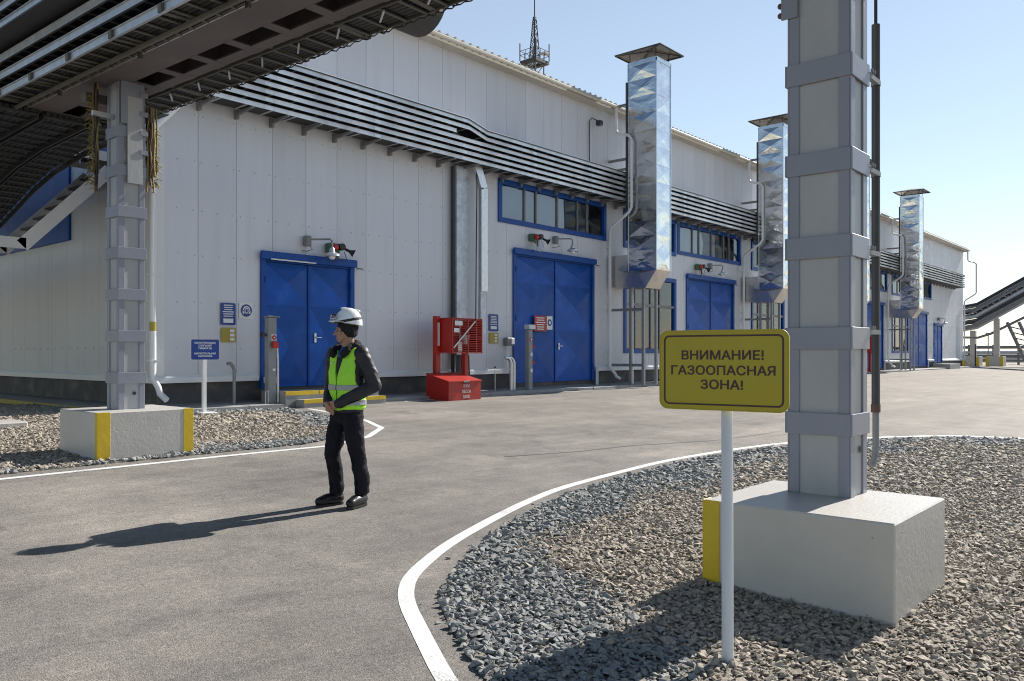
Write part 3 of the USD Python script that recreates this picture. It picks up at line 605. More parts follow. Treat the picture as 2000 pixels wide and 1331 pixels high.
def make_duct(x, sd=0):
    t = thing("exhaust_duct", None, "exhaust duct", (x + 0.46, 15.3, 0.58), "foil clad exhaust ducts along the hall")
    xa, xb, ya, yb, z0, z1 = x, x + 0.92, 14.22, 15.32, 4.45, 11.50
    ny = 12; H = A([0, 0, z1 - z0])
    sh = MB()
    sh.add(*crease_face(A([xa, yb, z0]), A([0, ya - yb, 0]), H, A([-1., 0, 0]), 1, ny, 0.050, 3 + sd))
    sh.add(*crease_face(A([xa, ya, z0]), A([xb - xa, 0, 0]), H, A([0, -1., 0]), 1, ny, 0.032, 5 + sd))
    sh.add(*crease_face(A([xb, ya, z0]), A([0, yb - ya, 0]), H, A([1., 0, 0]), 1, ny, 0.03, 7))
    sh.add(*crease_face(A([xb, yb, z0]), A([xa - xb, 0, 0]), H, A([0, 1., 0]), 1, ny, 0.03, 9))
    part(t, "shaft", sh, "foil")
    bands = MB()
    for k in range(1, 7):
        zz = z0 + (z1 - z0) * k / 6 - 0.02
        bands.box((xa - 0.008, ya - 0.008, zz), (xb + 0.008, yb + 0.008, zz + 0.03))
    part(t, "joint_bands", bands, "foil", kind="stuff")
    part(t, "corner_beads", MB().box((xa - 0.02, ya - 0.02, z0), (xa + 0.012, ya + 0.012, z1 + 0.02)).box((xb - 0.012, ya - 0.02, z0), (xb + 0.02, ya + 0.012, z1 + 0.02)).box((xa - 0.02, yb - 0.012, z0), (xa + 0.012, yb + 0.02, z1 + 0.02)), "foil")
    # elbow: slanted bottom and a box back to the wall
    prof = [(ya, z0), (yb, z0), (yb, 5.02), (16.09, 5.02), (16.09, 3.95), (ya + 0.42, 3.86)]
    el = MB()
    for s, xx in ((-1, xa), (1, xb)):
        vv = A([(xx, p, q) for p, q in prof] + [(xx + s * 0.045, 14.9, 4.35), (xx + s * 0.03, 15.75, 4.5)])
        idx = [(0, 1, 6), (1, 2, 7), (2, 3, 7), (3, 4, 7), (4, 5, 6), (5, 0, 6), (1, 7, 6), (4, 6, 7)]
        el.add(vv, idx if s > 0 else [i[::-1] for i in idx])
    for (p, q), (p2, q2) in ((prof[5], prof[0]), (prof[4], prof[5]), (prof[2], prof[3])):
        m_ = A([(xa + xb) / 2, (p + p2) / 2 - 0.02, (q + q2) / 2 - 0.04]); el.add(A([(xa, p, q), (xb, p, q), (xb, p2, q2), (xa, p2, q2), m_]), [(0, 1, 4), (1, 2, 4), (2, 3, 4), (3, 0, 4)])
    part(t, "elbow", el, "foil_dull")
    cap = MB(); c = A([(xa + xb) / 2, (ya + yb) / 2]); hx, hy = 0.80, 0.90
    cv = A([(c[0] - hx, c[1] - hy, 11.80), (c[0] + hx, c[1] - hy, 11.80), (c[0] + hx, c[1] + hy, 11.80), (c[0] - hx, c[1] + hy, 11.80), (c[0], c[1], 12.02)])
    cap.add(np.vstack([cv, cv + [0, 0, 0.02]]), [(1, 0, 4), (2, 1, 4), (3, 2, 4), (0, 3, 4), (5, 6, 9), (6, 7, 9), (7, 8, 9), (8, 5, 9), (0, 1, 6), (0, 6, 5), (1, 2, 7), (1, 7, 6), (2, 3, 8), (2, 8, 7), (3, 0, 5), (3, 5, 8)])
    cp = part(t, "rain_cap", cap, "cap")
    fr = MB(); frame_pts = [cv[0] + [0.03, 0.03, -.01], cv[1] + [-.03, .03, -.01], cv[2] + [-.03, -.03, -.01], cv[3] + [.03, -.03, -.01]]
    for i in range(4): fr.bar(frame_pts[i], frame_pts[(i + 1) % 4], 0.03, 0.03)
    for i in range(4): fr.bar(frame_pts[i], (c[0], c[1], 11.97), 0.025, 0.025)
    part(cp, "cap_frame", fr, "dark")
    for px, py in ((xa + 0.04, ya + 0.04), (xb - 0.04, ya + 0.04), (xa + 0.04, yb - 0.04), (xb - 0.04, yb - 0.04)): part(t, "cap_leg", bx((px - 0.012, py - 0.012, 11.45), (px + 0.012, py + 0.012, 11.84)), "dark")
    part(t, "top_collar", MB().box((xa - 0.02, ya - 0.02, 11.42), (xb + 0.02, ya - 0.005, 11.56)).box((xa - 0.02, ya, 11.42), (xa - 0.005, yb, 11.56)), "foil")
    # service frame behind the shaft: rails, wall arms, legs
    part(t, "rail", bx((xa - 0.06, yb + 0.02, 5.5), (xa - 0.01, yb + 0.07, 10.9)), "dark")
    for z in (10.15, 8.3, 7.95):
        part(t, "wall_arm", MB().bar((xa - 0.03, yb + 0.06, z), (xa - 0.03, 16.09, z), 0.05, 0.09), "steel")
    for lx, ly in ((xa + 0.05, 14.75), (xa + 0.05, 15.25), (xb - 0.05, 14.75), (xb - 0.05, 15.25)): part(t, "leg", bx((lx - 0.045, ly - 0.045, 0.583), (lx + 0.045, ly + 0.045, 3.93)), "post_grey")
    for z in (3.15, 1.25):
        part(t, "wall_arm", MB().bar((xa + 0.05, 14.8, z), (xa + 0.05, 16.08, z), 0.04, 0.09), "steel"); part(t, "wall_arm", MB().bar((xa + 0.1, 15.25, z), (xb - 0.1, 15.25, z), 0.04, 0.08), "steel")
    part(t, "drain", MB().tube([(xa + 0.35, 15.4, 3.9), (xa + 0.35, 15.4, 0.6)], 0.06, 10), "galv")
    return t
dk = make_duct(23.77)
tag(stage.GetPrimAtPath(dk.path), "nearest and largest foil clad exhaust duct, directly above and left of the yellow sign")
d2k = make_duct(34.21, 40); tag(stage.GetPrimAtPath(d2k.path), "foil clad exhaust duct half hidden behind the near grey column")
copy(d2k, A([10.51, 0, 0]), "foil clad exhaust duct standing behind the near grey column", "foil clad exhaust ducts along the hall")
copy(dk, A([31.41, 0, 0]), "farthest foil clad exhaust duct, to the right of the near grey column", "foil clad exhaust ducts along the hall")

# downpipes with a jog round the trays
def make_downpipe(x):
    t = thing("downpipe", None, "downpipe", (x, 15.9, 0.6), "white downpipes on the hall front")
    pts = [(x, 15.72, 10.1), (x, 15.72, 9.35), (x, 15.66, 9.2), (x, 15.2, 9.05), (x, 15.1, 8.9), (x, 15.1, 6.6), (x, 15.2, 6.45), (x, 15.9, 6.0), (x, 15.97, 5.85), (x, 15.97, 1.25), (x, 15.93, 1.12), (x + 0.04, 15.78, 0.95), (x + 0.05, 15.74, 0.86), (x + 0.1, 15.6, 0.78)]
    part(t, "pipe", MB().tube(pts, 0.055, 10), "trim", smooth=40)
    part(t, "funnel", lathe([(0.0, 0), (0.06, 0), (0.09, 0.15), (0.0, 0.15)], 12, (x, 15.72, 10.0)), "trim")
    for z in (5.3, 3.4, 1.7): part(t, "clip", bx((x - 0.075, 15.9, z), (x + 0.075, 16.095, z + 0.03)), "trim")
    return t
dp = make_downpipe(23.62); tag(stage.GetPrimAtPath(dp.path), "white downpipe between the tall double gate and the nearest foil duct")
for dx, lab in ((10.5, "white downpipe to the left of the second foil duct"), (31.3, "white downpipe to the left of the farthest foil duct"), (51.7, "white downpipe at the far end of the hall")): copy(dp, A([dx, 0, 0]), lab, "white downpipes on the hall front")
t = thing("corner_downpipe", "white downpipe with a bent foot at the near corner of the hall", "downpipe", (7.6, 15.95, 0.6))
part(t, "pipe", MB().tube([(8.3, 15.6, 6.85), (8.1, 15.7, 6.72), (7.66, 15.95, 6.15), (7.6, 15.97, 6.0), (7.6, 15.97, 1.28), (7.6, 15.95, 1.15), (7.64, 15.82, 0.98), (7.66, 15.8, 0.86), (7.72, 15.65, 0.74)], 0.062, 12), "trim", smooth=40)
part(t, "sticker", MB().tube([(7.6, 15.97, 2.1), (7.6, 15.97, 2.28)], 0.0645, 12), "ochre")
for z in (5.0, 3.2, 1.5): part(t, "clip", bx((7.52, 15.9, z), (7.68, 16.09, z + 0.03)), "trim")
# thin conduit with hook near the roof
t = thing("roof_conduit", "thin dark conduit with hooked top on the upper wall left of the nearest foil duct", "conduit", (22.5, 16.0, 7.9))
part(t, "conduit", MB().tube([(22.5, 16.04, 7.9), (22.5, 16.04, 9.45), (22.56, 15.98, 9.56), (22.75, 15.9, 9.5)], 0.02, 6), "dark")
part(t, "camera_head", bx((22.72, 15.75, 9.33), (22.9, 15.95, 9.5), 0.02), "dark")

# ---------------------------------------------------------------- lamps, sirens, signs on the wall
def wall_lamp(x, z, label):
    t = thing("wall_lamp", label, "wall lamp", (x, 16.0, z), "bracket lamps above the doors")
    part(t, "junction_box", bx((x - 0.07, 15.93, z - 0.16), (x + 0.07, 16.095, z + 0.08), 0.02), "steel")
    part(t, "arm", MB().tube([(x + 0.05, 15.95, z), (x + 0.25, 15.85, z + 0.01), (x + 0.42, 15.72, z + 0.02), (x + 0.46, 15.69, z - 0.02), (x + 0.46, 15.69, z - 0.2)], 0.022, 8), "steel")
    part(t, "shade", lathe([(0.03, 0.16), (0.06, 0.13), (0.07, 0.05), (0.17, 0.0), (0.175, -0.05), (0.15, -0.055), (0.0, -0.02)], 18, (x + 0.46, 15.69, z - 0.33)), "galv", smooth=40)
    part(t, "bulb_glass", lathe([(0.0, -0.13), (0.06, -0.11), (0.085, -0.06), (0.07, -0.02)], 14, (x + 0.46, 15.69, z - 0.33)), "white", smooth=True)
    part(t, "cable", MB().tube([(x + 0.02, 15.94, z - 0.15), (x + 0.06, 15.9, z - 0.24), (x - 0.02, 16.0, z - 0.28), (x - 0.1, 16.08, z - 0.27)], 0.01, 5), "dark")
wall_lamp(11.25, 4.30, "grey bracket lamp above the small double door behind the person")
wall_lamp(20.62, 5.30, "grey bracket lamp under the first strip window, above the tall double gate")
wall_lamp(31.05, 5.30, "grey bracket lamp under the second strip window, above the half hidden gate")
wall_lamp(67.4, 4.25, "bracket lamp above the last small blue door at the hall's far end")
def siren(x, z, label, wires=False):
    t = thing("siren_unit", label, "siren", (x, 15.95, z), "alarm sirens above the doors")
    part(t, "mount", bx((x - 0.05, 15.9, z - 0.12), (x + 0.25, 16.09, z + 0.1), 0.015), "camo")
    part(t, "red_beacon", MB().m(lathe([(0, 0), (0.075, 0), (0.08, 0.09), (0.05, 0.15), (0, 0.16)], 14).apply_transform(trimesh.transformations.rotation_matrix(math.pi / 2, [0, 1, 0])).apply_translation((x, 15.86, z))), "red", smooth=40)
    part(t, "horn", MB().m(lathe([(0.03, 0), (0.035, 0.16), (0.09, 0.26), (0.1, 0.27), (0.075, 0.25), (0.0, 0.17)], 14).apply_transform(trimesh.transformations.rotation_matrix(math.radians(118), [0.75, 0.65, 0.1])).apply_translation((x + 0.34, 15.88, z))), "black", smooth=40)
    part(t, "clamp", MB().m(lathe([(0.0, 0), (0.085, 0), (0.085, 0.1), (0.0, 0.1)], 14).apply_transform(trimesh.transformations.rotation_matrix(math.pi / 2, [1, 0, 0])).apply_translation((x + 0.26, 15.9, z + 0.02))), "black", smooth=40)
    part(t, "holder", MB().tube([(x + 0.12, 15.86, z - 0.1), (x + 0.12, 15.86, z - 0.3)], 0.03, 8), "rod")
    w = MB(); r = np.random.default_rng(4)
    for k in range(7 if wires else 2):
        o = r.uniform(-.1, .25); w.tube([(x + 0.3 - o, 15.9, z - 0.08), (x + 0.34 - o, 15.84, z - 0.2 - r.uniform(0, .15)), (x + 0.24 - o, 15.84, z - 0.30 - r.uniform(0, .15)), (x + 0.12 - o * .5, 15.88, z - 0.22), (x + 0.1, 15.95, z - 0.1)], 0.009, 5)
    part(t, "wires", w, "galv" if wires else "dark")
siren(11.85, 4.17, "red beacon and black horn siren above the small double door")
siren(19.4, 5.22, "siren with red beacon and a tangle of looped wires above the tall double gate", True)
siren(29.9, 5.15, "small siren above the half hidden gate under the second strip window")

def plate(name, x, z, w, h, m, label, cat, y=WALL_Y - 0.03, r=0.03):
    t = thing(name, label, cat, (x, y, z))
    part(t, "plate", panel_mesh(roundrect(w, h, r), (x, y + 0.012, z), (1, 0, 0), 0.012), m)
    return t
for x, z, who in ((9.285, 2.50, "small double door"), (17.75, 2.55, "tall double gate")):
    w = 0.35 if x < 12 else 0.40; k = 1.0 if x < 12 else 1.05
    t = plate("blue_notice", x, z, w, 0.47 * k, "sign_blue", f"dark blue notice plate with white lines left of the {who}", "sign")
    lines_on(t, x, z + 0.07, w * 0.8, 0.28, WALL_Y - 0.0305, 6, "white"); part(t, "white_box", bx((x - w * .33, WALL_Y - 0.033, z - 0.19), (x + w * .33, WALL_Y - 0.031, z - 0.10)), "white")
    t = plate("yellow_notice", x + 0.01, z - 0.45, w * 0.98, 0.31, "ochre", f"ochre plate with three white boxes under the blue notice by the {who}", "sign")
    for dz in (0.09, 0, -0.09): part(t, "white_box", bx((x + 0.04, WALL_Y - 0.033, z - 0.45 + dz - 0.03), (x + 0.145, WALL_Y - 0.031, z - 0.45 + dz + 0.03)), "white")
t = thing("round_sign", "round blue sign with a white ear protector head beside the small double door", "sign", (9.72, 16.07, 2.59))
circ = lambda r, n=10: shapely.Point(0, 0).buffer(r, n)
part(t, "plate", panel_mesh(sbox(-.15, -.16, .15, .16).buffer(.02), (9.72, 16.09, 2.59), (1, 0, 0), 0.008), "trim")
part(t, "disc", panel_mesh(circ(0.135), (9.72, 16.08, 2.59), (1, 0, 0), 0.004), "sign_blue")
part(t, "symbol", MB().add(*panel_mesh(circ(0.088).difference(circ(0.062)).difference(sbox(-.2, -.2, .2, -.03)), (9.72, 16.075, 2.60), (1, 0, 0), 0.004)).add(*panel_mesh(shapely.affinity.scale(circ(0.055), 0.8, 1.15), (9.72, 16.075, 2.585), (1, 0, 0), 0.005)).add(*panel_mesh(sbox(-.095, -.06, -.055, .02).union(sbox(.055, -.06, .095, .02)), (9.72, 16.075, 2.58), (1, 0, 0), 0.004)), "white")
part(t, "face", panel_mesh(shapely.affinity.scale(circ(0.036), 0.8, 1.2), (9.72, 16.069, 2.585), (1, 0, 0), 0.003), "sign_blue")
t = thing("red_notice", "red notice plate with white lines on the left leaf of the tall double gate", "sign", (19.8, 16.0, 2.55))
part(t, "plate", bx((19.52, 15.985, 2.34), (20.12, 15.992, 2.82)), "red"); lines_on(t, 19.82, 2.58, 0.5, 0.42, 15.984, 6, "white")
t = thing("ear_notice", "white notice with a blue round symbol beside the red notice on the gate", "sign", (20.3, 16.0, 2.6))
part(t, "plate", bx((20.14, 15.985, 2.40), (20.42, 15.992, 2.82)), "white"); part(t, "disc", panel_mesh(circ(0.11), (20.28, 15.984, 2.62), (1, 0, 0), 0.003), "sign_blue"); part(t, "head", panel_mesh(circ(0.05), (20.28, 15.980, 2.62), (1, 0, 0), 0.003), "white")
t = thing("wall_socket_box", "small grey switch box with conduit on the wall left of the tall double gate", "switch box", (18.35, 16, 1.95))
part(t, "box", bx((18.2, 15.92, 1.88), (18.5, 16.095, 2.12), 0.02), "steel"); part(t, "cover", bx((18.36, 15.9, 1.93), (18.5, 15.918, 2.1), 0.005), "white"); part(t, "conduit", MB().tube([(18.3, 16.03, 1.88), (18.3, 16.03, 1.2)], 0.022, 6), "trim")

# call posts in front of the doors
t = thing("call_post", "tall grey box post with a red alarm button left of the small double door", "call post", (9.9, 15.42, 0.583))
part(t, "post", bx((9.80, 15.34, 0.583), (10.0, 15.50, 2.42), 0.01), "post_grey"); part(t, "cap", bx((9.79, 15.33, 2.425), (10.08, 15.51, 2.46), 0.005), "steel")
part(t, "button_plate", bx((9.865, 15.33, 1.93), (9.985, 15.338, 2.06)), "white"); part(t, "button_ring", panel_mesh(circ(0.05), (9.925, 15.329, 1.995), (1, 0, 0), 0.012), "red"); part(t, "button_eye", panel_mesh(circ(0.016), (9.925, 15.316, 1.995), (1, 0, 0), 0.004), "white")
part(t, "alarm_box", bx((9.86, 15.24, 1.77), (10.0, 15.338, 1.91), 0.02), "red")
part(t, "side_horn", MB().m(lathe([(0.02, 0), (0.06, 0.12), (0, 0.05)], 10).apply_transform(trimesh.transformations.rotation_matrix(-math.pi / 2, [0, 1, 0])).apply_translation((9.795, 15.42, 2.05))), "dark")
part(t, "conduit", MB().tube([(10.02, 15.36, 1.8), (10.03, 15.34, 1.5), (10.03, 15.34, 0.6)], 0.022, 8), "galv")
part(t, "label", bx((9.9, 15.332, 1.28), (9.96, 15.338, 1.33)), "white"); part(t, "foot_hoop", MB().tube([(9.7, 15.3, 0.585), (9.7, 15.3, 0.84), (9.76, 15.3, 0.87), (9.76, 15.3, 0.585)], 0.012, 6), "galv")
t = thing("meter_box", "small white box on legs between the grey call post and the small double door", "box", (10.18, 15.8, 0.583))
part(t, "box", bx((10.06, 15.72, 1.0), (10.3, 15.95, 1.14), 0.01), "trim"); part(t, "leg", bx((10.24, 15.8, 0.583), (10.27, 15.84, 1.0)), "trim"); part(t, "leg", bx((10.1, 15.8, 0.583), (10.13, 15.84, 1.0)), "trim")
t = thing("call_post", "slim grey post with two red alarm buttons in front of the tall double gate", "call post", (18.6, 15.42, 0.583))
part(t, "post", bx((18.5, 15.36, 0.583), (18.68, 15.5, 2.36), 0.01), "post_grey"); part(t, "cap", bx((18.48, 15.33, 2.365), (18.78, 15.52, 2.50), 0.008), "zinc")
part(t, "button_ring", panel_mesh(circ(0.055), (18.6, 15.358, 2.06), (1, 0, 0), 0.01), "red"); part(t, "button_eye", panel_mesh(circ(0.03), (18.6, 15.347, 2.06), (1, 0, 0), 0.004), "white")
for z in (1.85, 1.38): part(t, "alarm_knob", MB().m(trimesh.creation.icosphere(2, 0.065)).add(*MB().tube([(-0.1, 0, 0.02), (0, 0, 0.02)], 0.03, 8).mesh()).mesh()[0] + A([18.77, 15.42, z]) if False else MB().m(trimesh.creation.icosphere(2, 0.065).apply_translation((18.75, 15.42, z))).tube([(18.67, 15.42, z + 0.02), (18.75, 15.42, z + 0.02)], 0.035, 8), "red", smooth=40)
for z in (1.62, 1.15): part(t, "gauge", panel_mesh(circ(0.06), (18.6, 15.358, z), (1, 0, 0), 0.02), "zinc")
for k, (x, h, bend, lab, c) in enumerate(((9.16, 1.42, -0.16, "thin grey bent pipe rising from the pavement by the blue notices", "steel"), (18.0, 1.5, -0.26, "pair of shiny bent pipes rising from the pavement right of the red sand box", "galv"))):
    t = thing("bent_pipe", lab, "pipe", (x, 15.6, 0.583))
    for j in range(1 if k == 0 else 2):
        xx = x + 0.13 * j
        part(t, "pipe", MB().tube([(xx, 15.62, 0.58), (xx, 15.62, h - 0.12), (xx + bend * 0.25, 15.62, h - 0.02), (xx + bend * 0.6, 15.62, h + 0.03), (xx + bend, 15.62, h + 0.02)], 0.035 if k == 0 else 0.055, 10), c, smooth=50)
t = thing("bollard_rod", "thin metal rod standing right of the red sand box", "rod", (16.85, 15.3, 0.5))
part(t, "rod", MB().tube([(16.95, 15.3, 0.5), (16.95, 15.3, 1.25)], 0.012, 6), "galv"); part(t, "knob", trimesh.creation.icosphere(1, 0.03).apply_translation((16.95, 15.3, 1.27)), "dark")

# steps of the small double door
t = thing("door_steps", "concrete landing and step with yellow painted edges at the small double door", "steps", (11.6, 15.5, 0.583))
part(t, "landing", bx((10.06, 15.10, 0.5), (12.62, 16.04, 0.83), 0.012), "slab"); part(t, "step", bx((10.3, 14.78, 0.46), (12.56, 15.096, 0.66), 0.012), "slab")
for a, b in ((10.06, 10.9), (10.94, 11.76), (11.8, 12.62)): part(t, "yellow_edge", bx((a, 15.09, 0.755), (b, 15.098, 0.832)), "yellow"); part(t, "yellow_edge", bx((a, 15.094, 0.833), (b, 15.2, 0.837)), "yellow")
for a, b in ((10.3, 11.4), (11.44, 12.56)): part(t, "yellow_edge", bx((a, 14.77, 0.585), (b, 14.778, 0.662)), "yellow"); part(t, "yellow_edge", bx((a, 14.774, 0.663), (b, 14.88, 0.667)), "yellow")
t = thing("door_steps", "low concrete step at the last small door at the hall's far end", "steps", (67.5, 15.5, 0.5))
part(t, "landing", bx((65.9, 14.9, 0.45), (69.0, 16.04, 0.86), 0.012), "slab")

# ---------------------------------------------------------------- fire stand and sand box
def fire_stand(x, label):
    t = thing("fire_stand", label, "fire cabinet", (x + 0.6, 15.3, 0.5), "red fire stands along the hall")
    ya, yb = 14.95, 15.45
    part(t, "post", bx((x, yb - 0.14, 0.5), (x + 0.16, yb, 2.62), 0.01), "red"); part(t, "post", bx((x + 1.06, yb - 0.14, 0.5), (x + 1.2, yb, 2.4), 0.01), "red")
    part(t, "cabinet_back", bx((x + 0.165, yb - 0.04, 1.68), (x + 1.36, yb, 2.55)), "red")
    part(t, "cabinet_side", bx((x + 0.165, ya, 1.68), (x + 0.19, yb - 0.045, 2.55)), "red"); part(t, "cabinet_side", bx((x + 1.335, ya, 1.68), (x + 1.36, yb - 0.045, 2.55)), "red")
    part(t, "cabinet_top", bx((x + 0.165, ya, 2.555), (x + 1.36, yb, 2.575)), "red"); part(t, "cabinet_floor", bx((x + 0.165, ya, 1.655), (x + 1.36, yb, 1.675)), "red")
    for a in (x + 0.2, x + 0.78, x + 1.10, x + 1.31): part(t, "cage_upright", bx((a, ya - 0.02, 1.66), (a + 0.03, ya - 0.002, 2.57)), "red")
    for i in range(19): part(t, "cage_bar", bx((x + 0.19, ya - 0.014, 1.68 + i * 0.047), (x + 1.34, ya - 0.004, 1.695 + i * 0.047)), "red")
    part(t, "hook_pole", MB().bar((x + 0.25, ya - 0.03, 1.8), (x + 1.05, ya - 0.03, 2.5), 0.025, 0.025), "trim")
    part(t, "white_rod", MB().bar((x + 0.08, yb - 0.15, 1.85), (x + 0.08, yb - 0.15, 2.45), 0.07, 0.012, (0, 1, 0)), "trim")
    part(t, "notice", bx((x + 0.3, ya - 0.022, 2.38), (x + 0.58, ya - 0.018, 2.5)), "trim"); part(t, "notice", bx((x + 0.27, ya - 0.022, 2.2), (x + 0.46, ya - 0.018, 2.31)), "trim")
    part(t, "shovel", MB().tube([(x + 0.6, ya + 0.1, 1.72), (x + 0.6, ya + 0.1, 2.4)], 0.015, 6).box((x + 0.52, ya + 0.08, 1.7), (x + 0.68, ya + 0.1, 1.95), 0.01), "galv"); part(t, "bucket", lathe([(0.0, 0), (0.09, 0), (0.13, 0.24), (0.12, 0.24), (0.08, 0.02)], 14, (x + 0.95, 15.2, 1.9)), "trim")
    return t
fs = fire_stand(14.70, "red fire stand with a barred cabinet behind the sand box, left of the tall gate")
copy(fs, A([33.6, 0, 0]), "red fire stand far behind the near grey column and its dark conduit", "red fire stands along the hall")
t = thing("sand_box", "low red sand box with white lettering and sloped lid in front of the fire stand", "sand box", (15.6, 14.8, 0.5))
xa, xb, ya, yb, z0, zf, zb = 14.27, 15.43, 14.42, 15.22, 0.48, 0.93, 1.12
part(t, "body", MB().add(A([[xx, y, z] for xx in (xa, xb) for y, z in ((ya, z0), (ya, zf), (yb, zb), (yb, z0))]), [[0, 1, 2, 3], [7, 6, 5, 4], [0, 4, 5, 1], [1, 5, 6, 2], [2, 6, 7, 3], [3, 7, 4, 0]]), "red")
for a, b in ((xa - 0.02, (xa + xb) / 2 - 0.02), ((xa + xb) / 2 - 0.015, xb + 0.02)):
    part(t, "lid", MB().add(A([[xx, y, z] for xx in (a, b) for y, z in ((ya - 0.03, zf + 0.004), (ya - 0.03, zf + 0.034), (yb, zb + 0.034), (yb, zb + 0.004))]), [[0, 1, 2, 3], [7, 6, 5, 4], [0, 4, 5, 1], [1, 5, 6, 2], [2, 6, 7, 3], [3, 7, 4, 0]]), "red")
part(t, "hasp", MB().box((14.75, ya - 0.05, zf - 0.03), (14.97, ya - 0.034, zf + 0.03), 0.005), "dark")
for s, z in (("ҚҰМ", 0.825), ("ПЕСОК", 0.695), ("SAND", 0.565)):
    part(t, "lettering", place_text(text(s, 0.082, 0.003), (14.9, ya - 0.002, z), (1, 0, 0), squeeze=0.85), "white")

# hand trolley by the wall
t = thing("hand_trolley", "black hand trolley with two upright bars standing below the tall window", "trolley", (26.5, 15.2, 0.5))
part(t, "platform", bx((25.75, 14.85, 0.66), (27.2, 15.35, 0.74), 0.01), "black")
for x in (26.05, 26.65): part(t, "upright", MB().tube([(x, 15.1, 0.74), (x, 15.12, 1.48)], 0.022, 8), "black")
part(t, "crossbar", MB().tube([(26.05, 15.12, 1.48), (26.65, 15.12, 1.48)], 0.018, 8), "steel")
for x in (25.95, 27.0):
    for y in (14.92, 15.28): part(t, "wheel", MB().m(trimesh.creation.cylinder(0.1, 0.05, sections=16).apply_transform(trimesh.transformations.rotation_matrix(math.pi / 2, [1, 0, 0])).apply_translation((x, y, 0.60))), "black")

# ---------------------------------------------------------------- foundations, columns
def block(x0, x1, y0, y1, top, label, stripes):
    t = thing("foundation_block", label, "foundation", ((x0 + x1) / 2, (y0 + y1) / 2, float(gz(0, y0))), "concrete blocks under the rack columns")
    mm = bevelbox((x0, y0, -0.3), (x1, y1, top), 0.010).refine_to_length(0.035).to_mesh(); v = np.array(mm.vert_properties[:, :3]); v += (meshkit.fbm(v * 16, 3, 4)[:, None] - 0.5) * 0.0025 * np.sign(v - [(x0 + x1) / 2, (y0 + y1) / 2, 0.2])
    part(t, "body", (v, mm.tri_verts), "concrete", smooth=35)
    for s in stripes: part(t, "yellow_stripe", bx(*s, 0.004), "yellow")
b0 = -0.1
block(4.22, 5.44, 10.30, 11.46, 0.935, "low concrete foundation with two yellow corner stripes under the far left column",
      [((4.216, 10.296, 0.2), (4.37, 10.302, 0.936)), ((5.31, 10.296, 0.2), (5.444, 10.302, 0.936)), ((4.214, 10.297, 0.2), (4.222, 10.36, 0.936))])
block(5.10, 6.25, 1.445, 2.68, 0.66, "large concrete foundation with one yellow corner stripe under the near column",
      [((5.094, 2.56, -0.1), (5.102, 2.682, 0.662)), ((5.094, 2.679, -0.1), (5.22, 2.686, 0.662))])
def column(cx, cy, hx, hy, z0, z1, straps, sh, label, aw):
    t = thing("rack_column", label, "column", (cx, cy, z0), "grey strapped columns carrying the overhead rack")
    part(t, "core", bx((cx - hx + 0.012, cy - hy + 0.012, z0), (cx + hx - 0.012, cy + hy - 0.012, z1)), "colcore")
    th = 0.011
    for sx in (-1, 1):
        for sy in (-1, 1):
            x, y = cx + sx * hx, cy + sy * hy
            part(t, "corner_angle", MB().box((x, y, z0), (x - sx * aw, y - sy * th, z1), 0.003).box((x, y - sy * (th + 0.0005), z0), (x - sx * th, y - sy * aw, z1), 0.003), "col")
    for z in straps:
        o = 0.014
        m = MB()
        for s in (-1, 1):
            m.box((cx - hx - o, cy + s * hy, z), (cx + hx + o, cy + s * (hy + o), z + sh), 0.003)
            m.box((cx + s * hx, cy - hy, z), (cx + s * (hx + o), cy + hy, z + sh), 0.003)
        part(t, "strap", m, "col")
    return t
LC = column(4.81, 10.86, 0.17, 0.175, 0.935, 5.16, [1.27, 1.81, 2.35, 2.885, 3.42, 3.95, 4.45], 0.145, "far left grey column with steel straps behind the person, under the rack", 0.075)
part(LC, "hole", panel_mesh(circ(0.022), (4.84, 10.684, 1.14), (1, 0, 0), 0.003), "black")
part(LC, "cover_plate", bx((4.74, 10.65, 3.86), (4.93, 10.669, 4.98), 0.003), "colcore")
part(LC, "head_plate", bx((4.66, 10.652, 4.62), (4.95, 10.662, 5.16)), "col")
for z in (4.25, 4.5, 4.75, 5.0): part(LC, "tie_plate", bx((4.9, 10.64, z), (5.0, 10.67, z + 0.06)), "col")
part(LC, "side_bracket", MB().bar((4.64, 10.85, 4.72), (4.38, 10.85, 4.72), 0.05, 0.06), "galv")
RC = column(5.975, 2.155, 0.17, 0.225, 0.66, 5.3, [1.085, 1.69, 2.335, 2.935, 3.585, 4.23], 0.155, "near tall grey column with steel straps on the big concrete block", 0.085)
part(RC, "hole", panel_mesh(shapely.affinity.scale(circ(0.02), 0.8, 1.3), (6.0, 1.934, 0.98), (1, 0, 0), 0.004), "black")
part(RC, "cable_plate", MB().box((5.80, 2.30, 4.08), (5.783, 2.42, 5.3), 0.003), "col")
bd = MB()
for z in np.arange(4.12, 5.3, 0.07): bd.m(trimesh.creation.icosphere(1, 0.022).apply_translation((5.80, 2.43, z))); bd.m(trimesh.creation.icosphere(1, 0.018).apply_translation((6.15, 1.95, z + 0.03)))
part(RC, "cable_ties", bd, "rod")
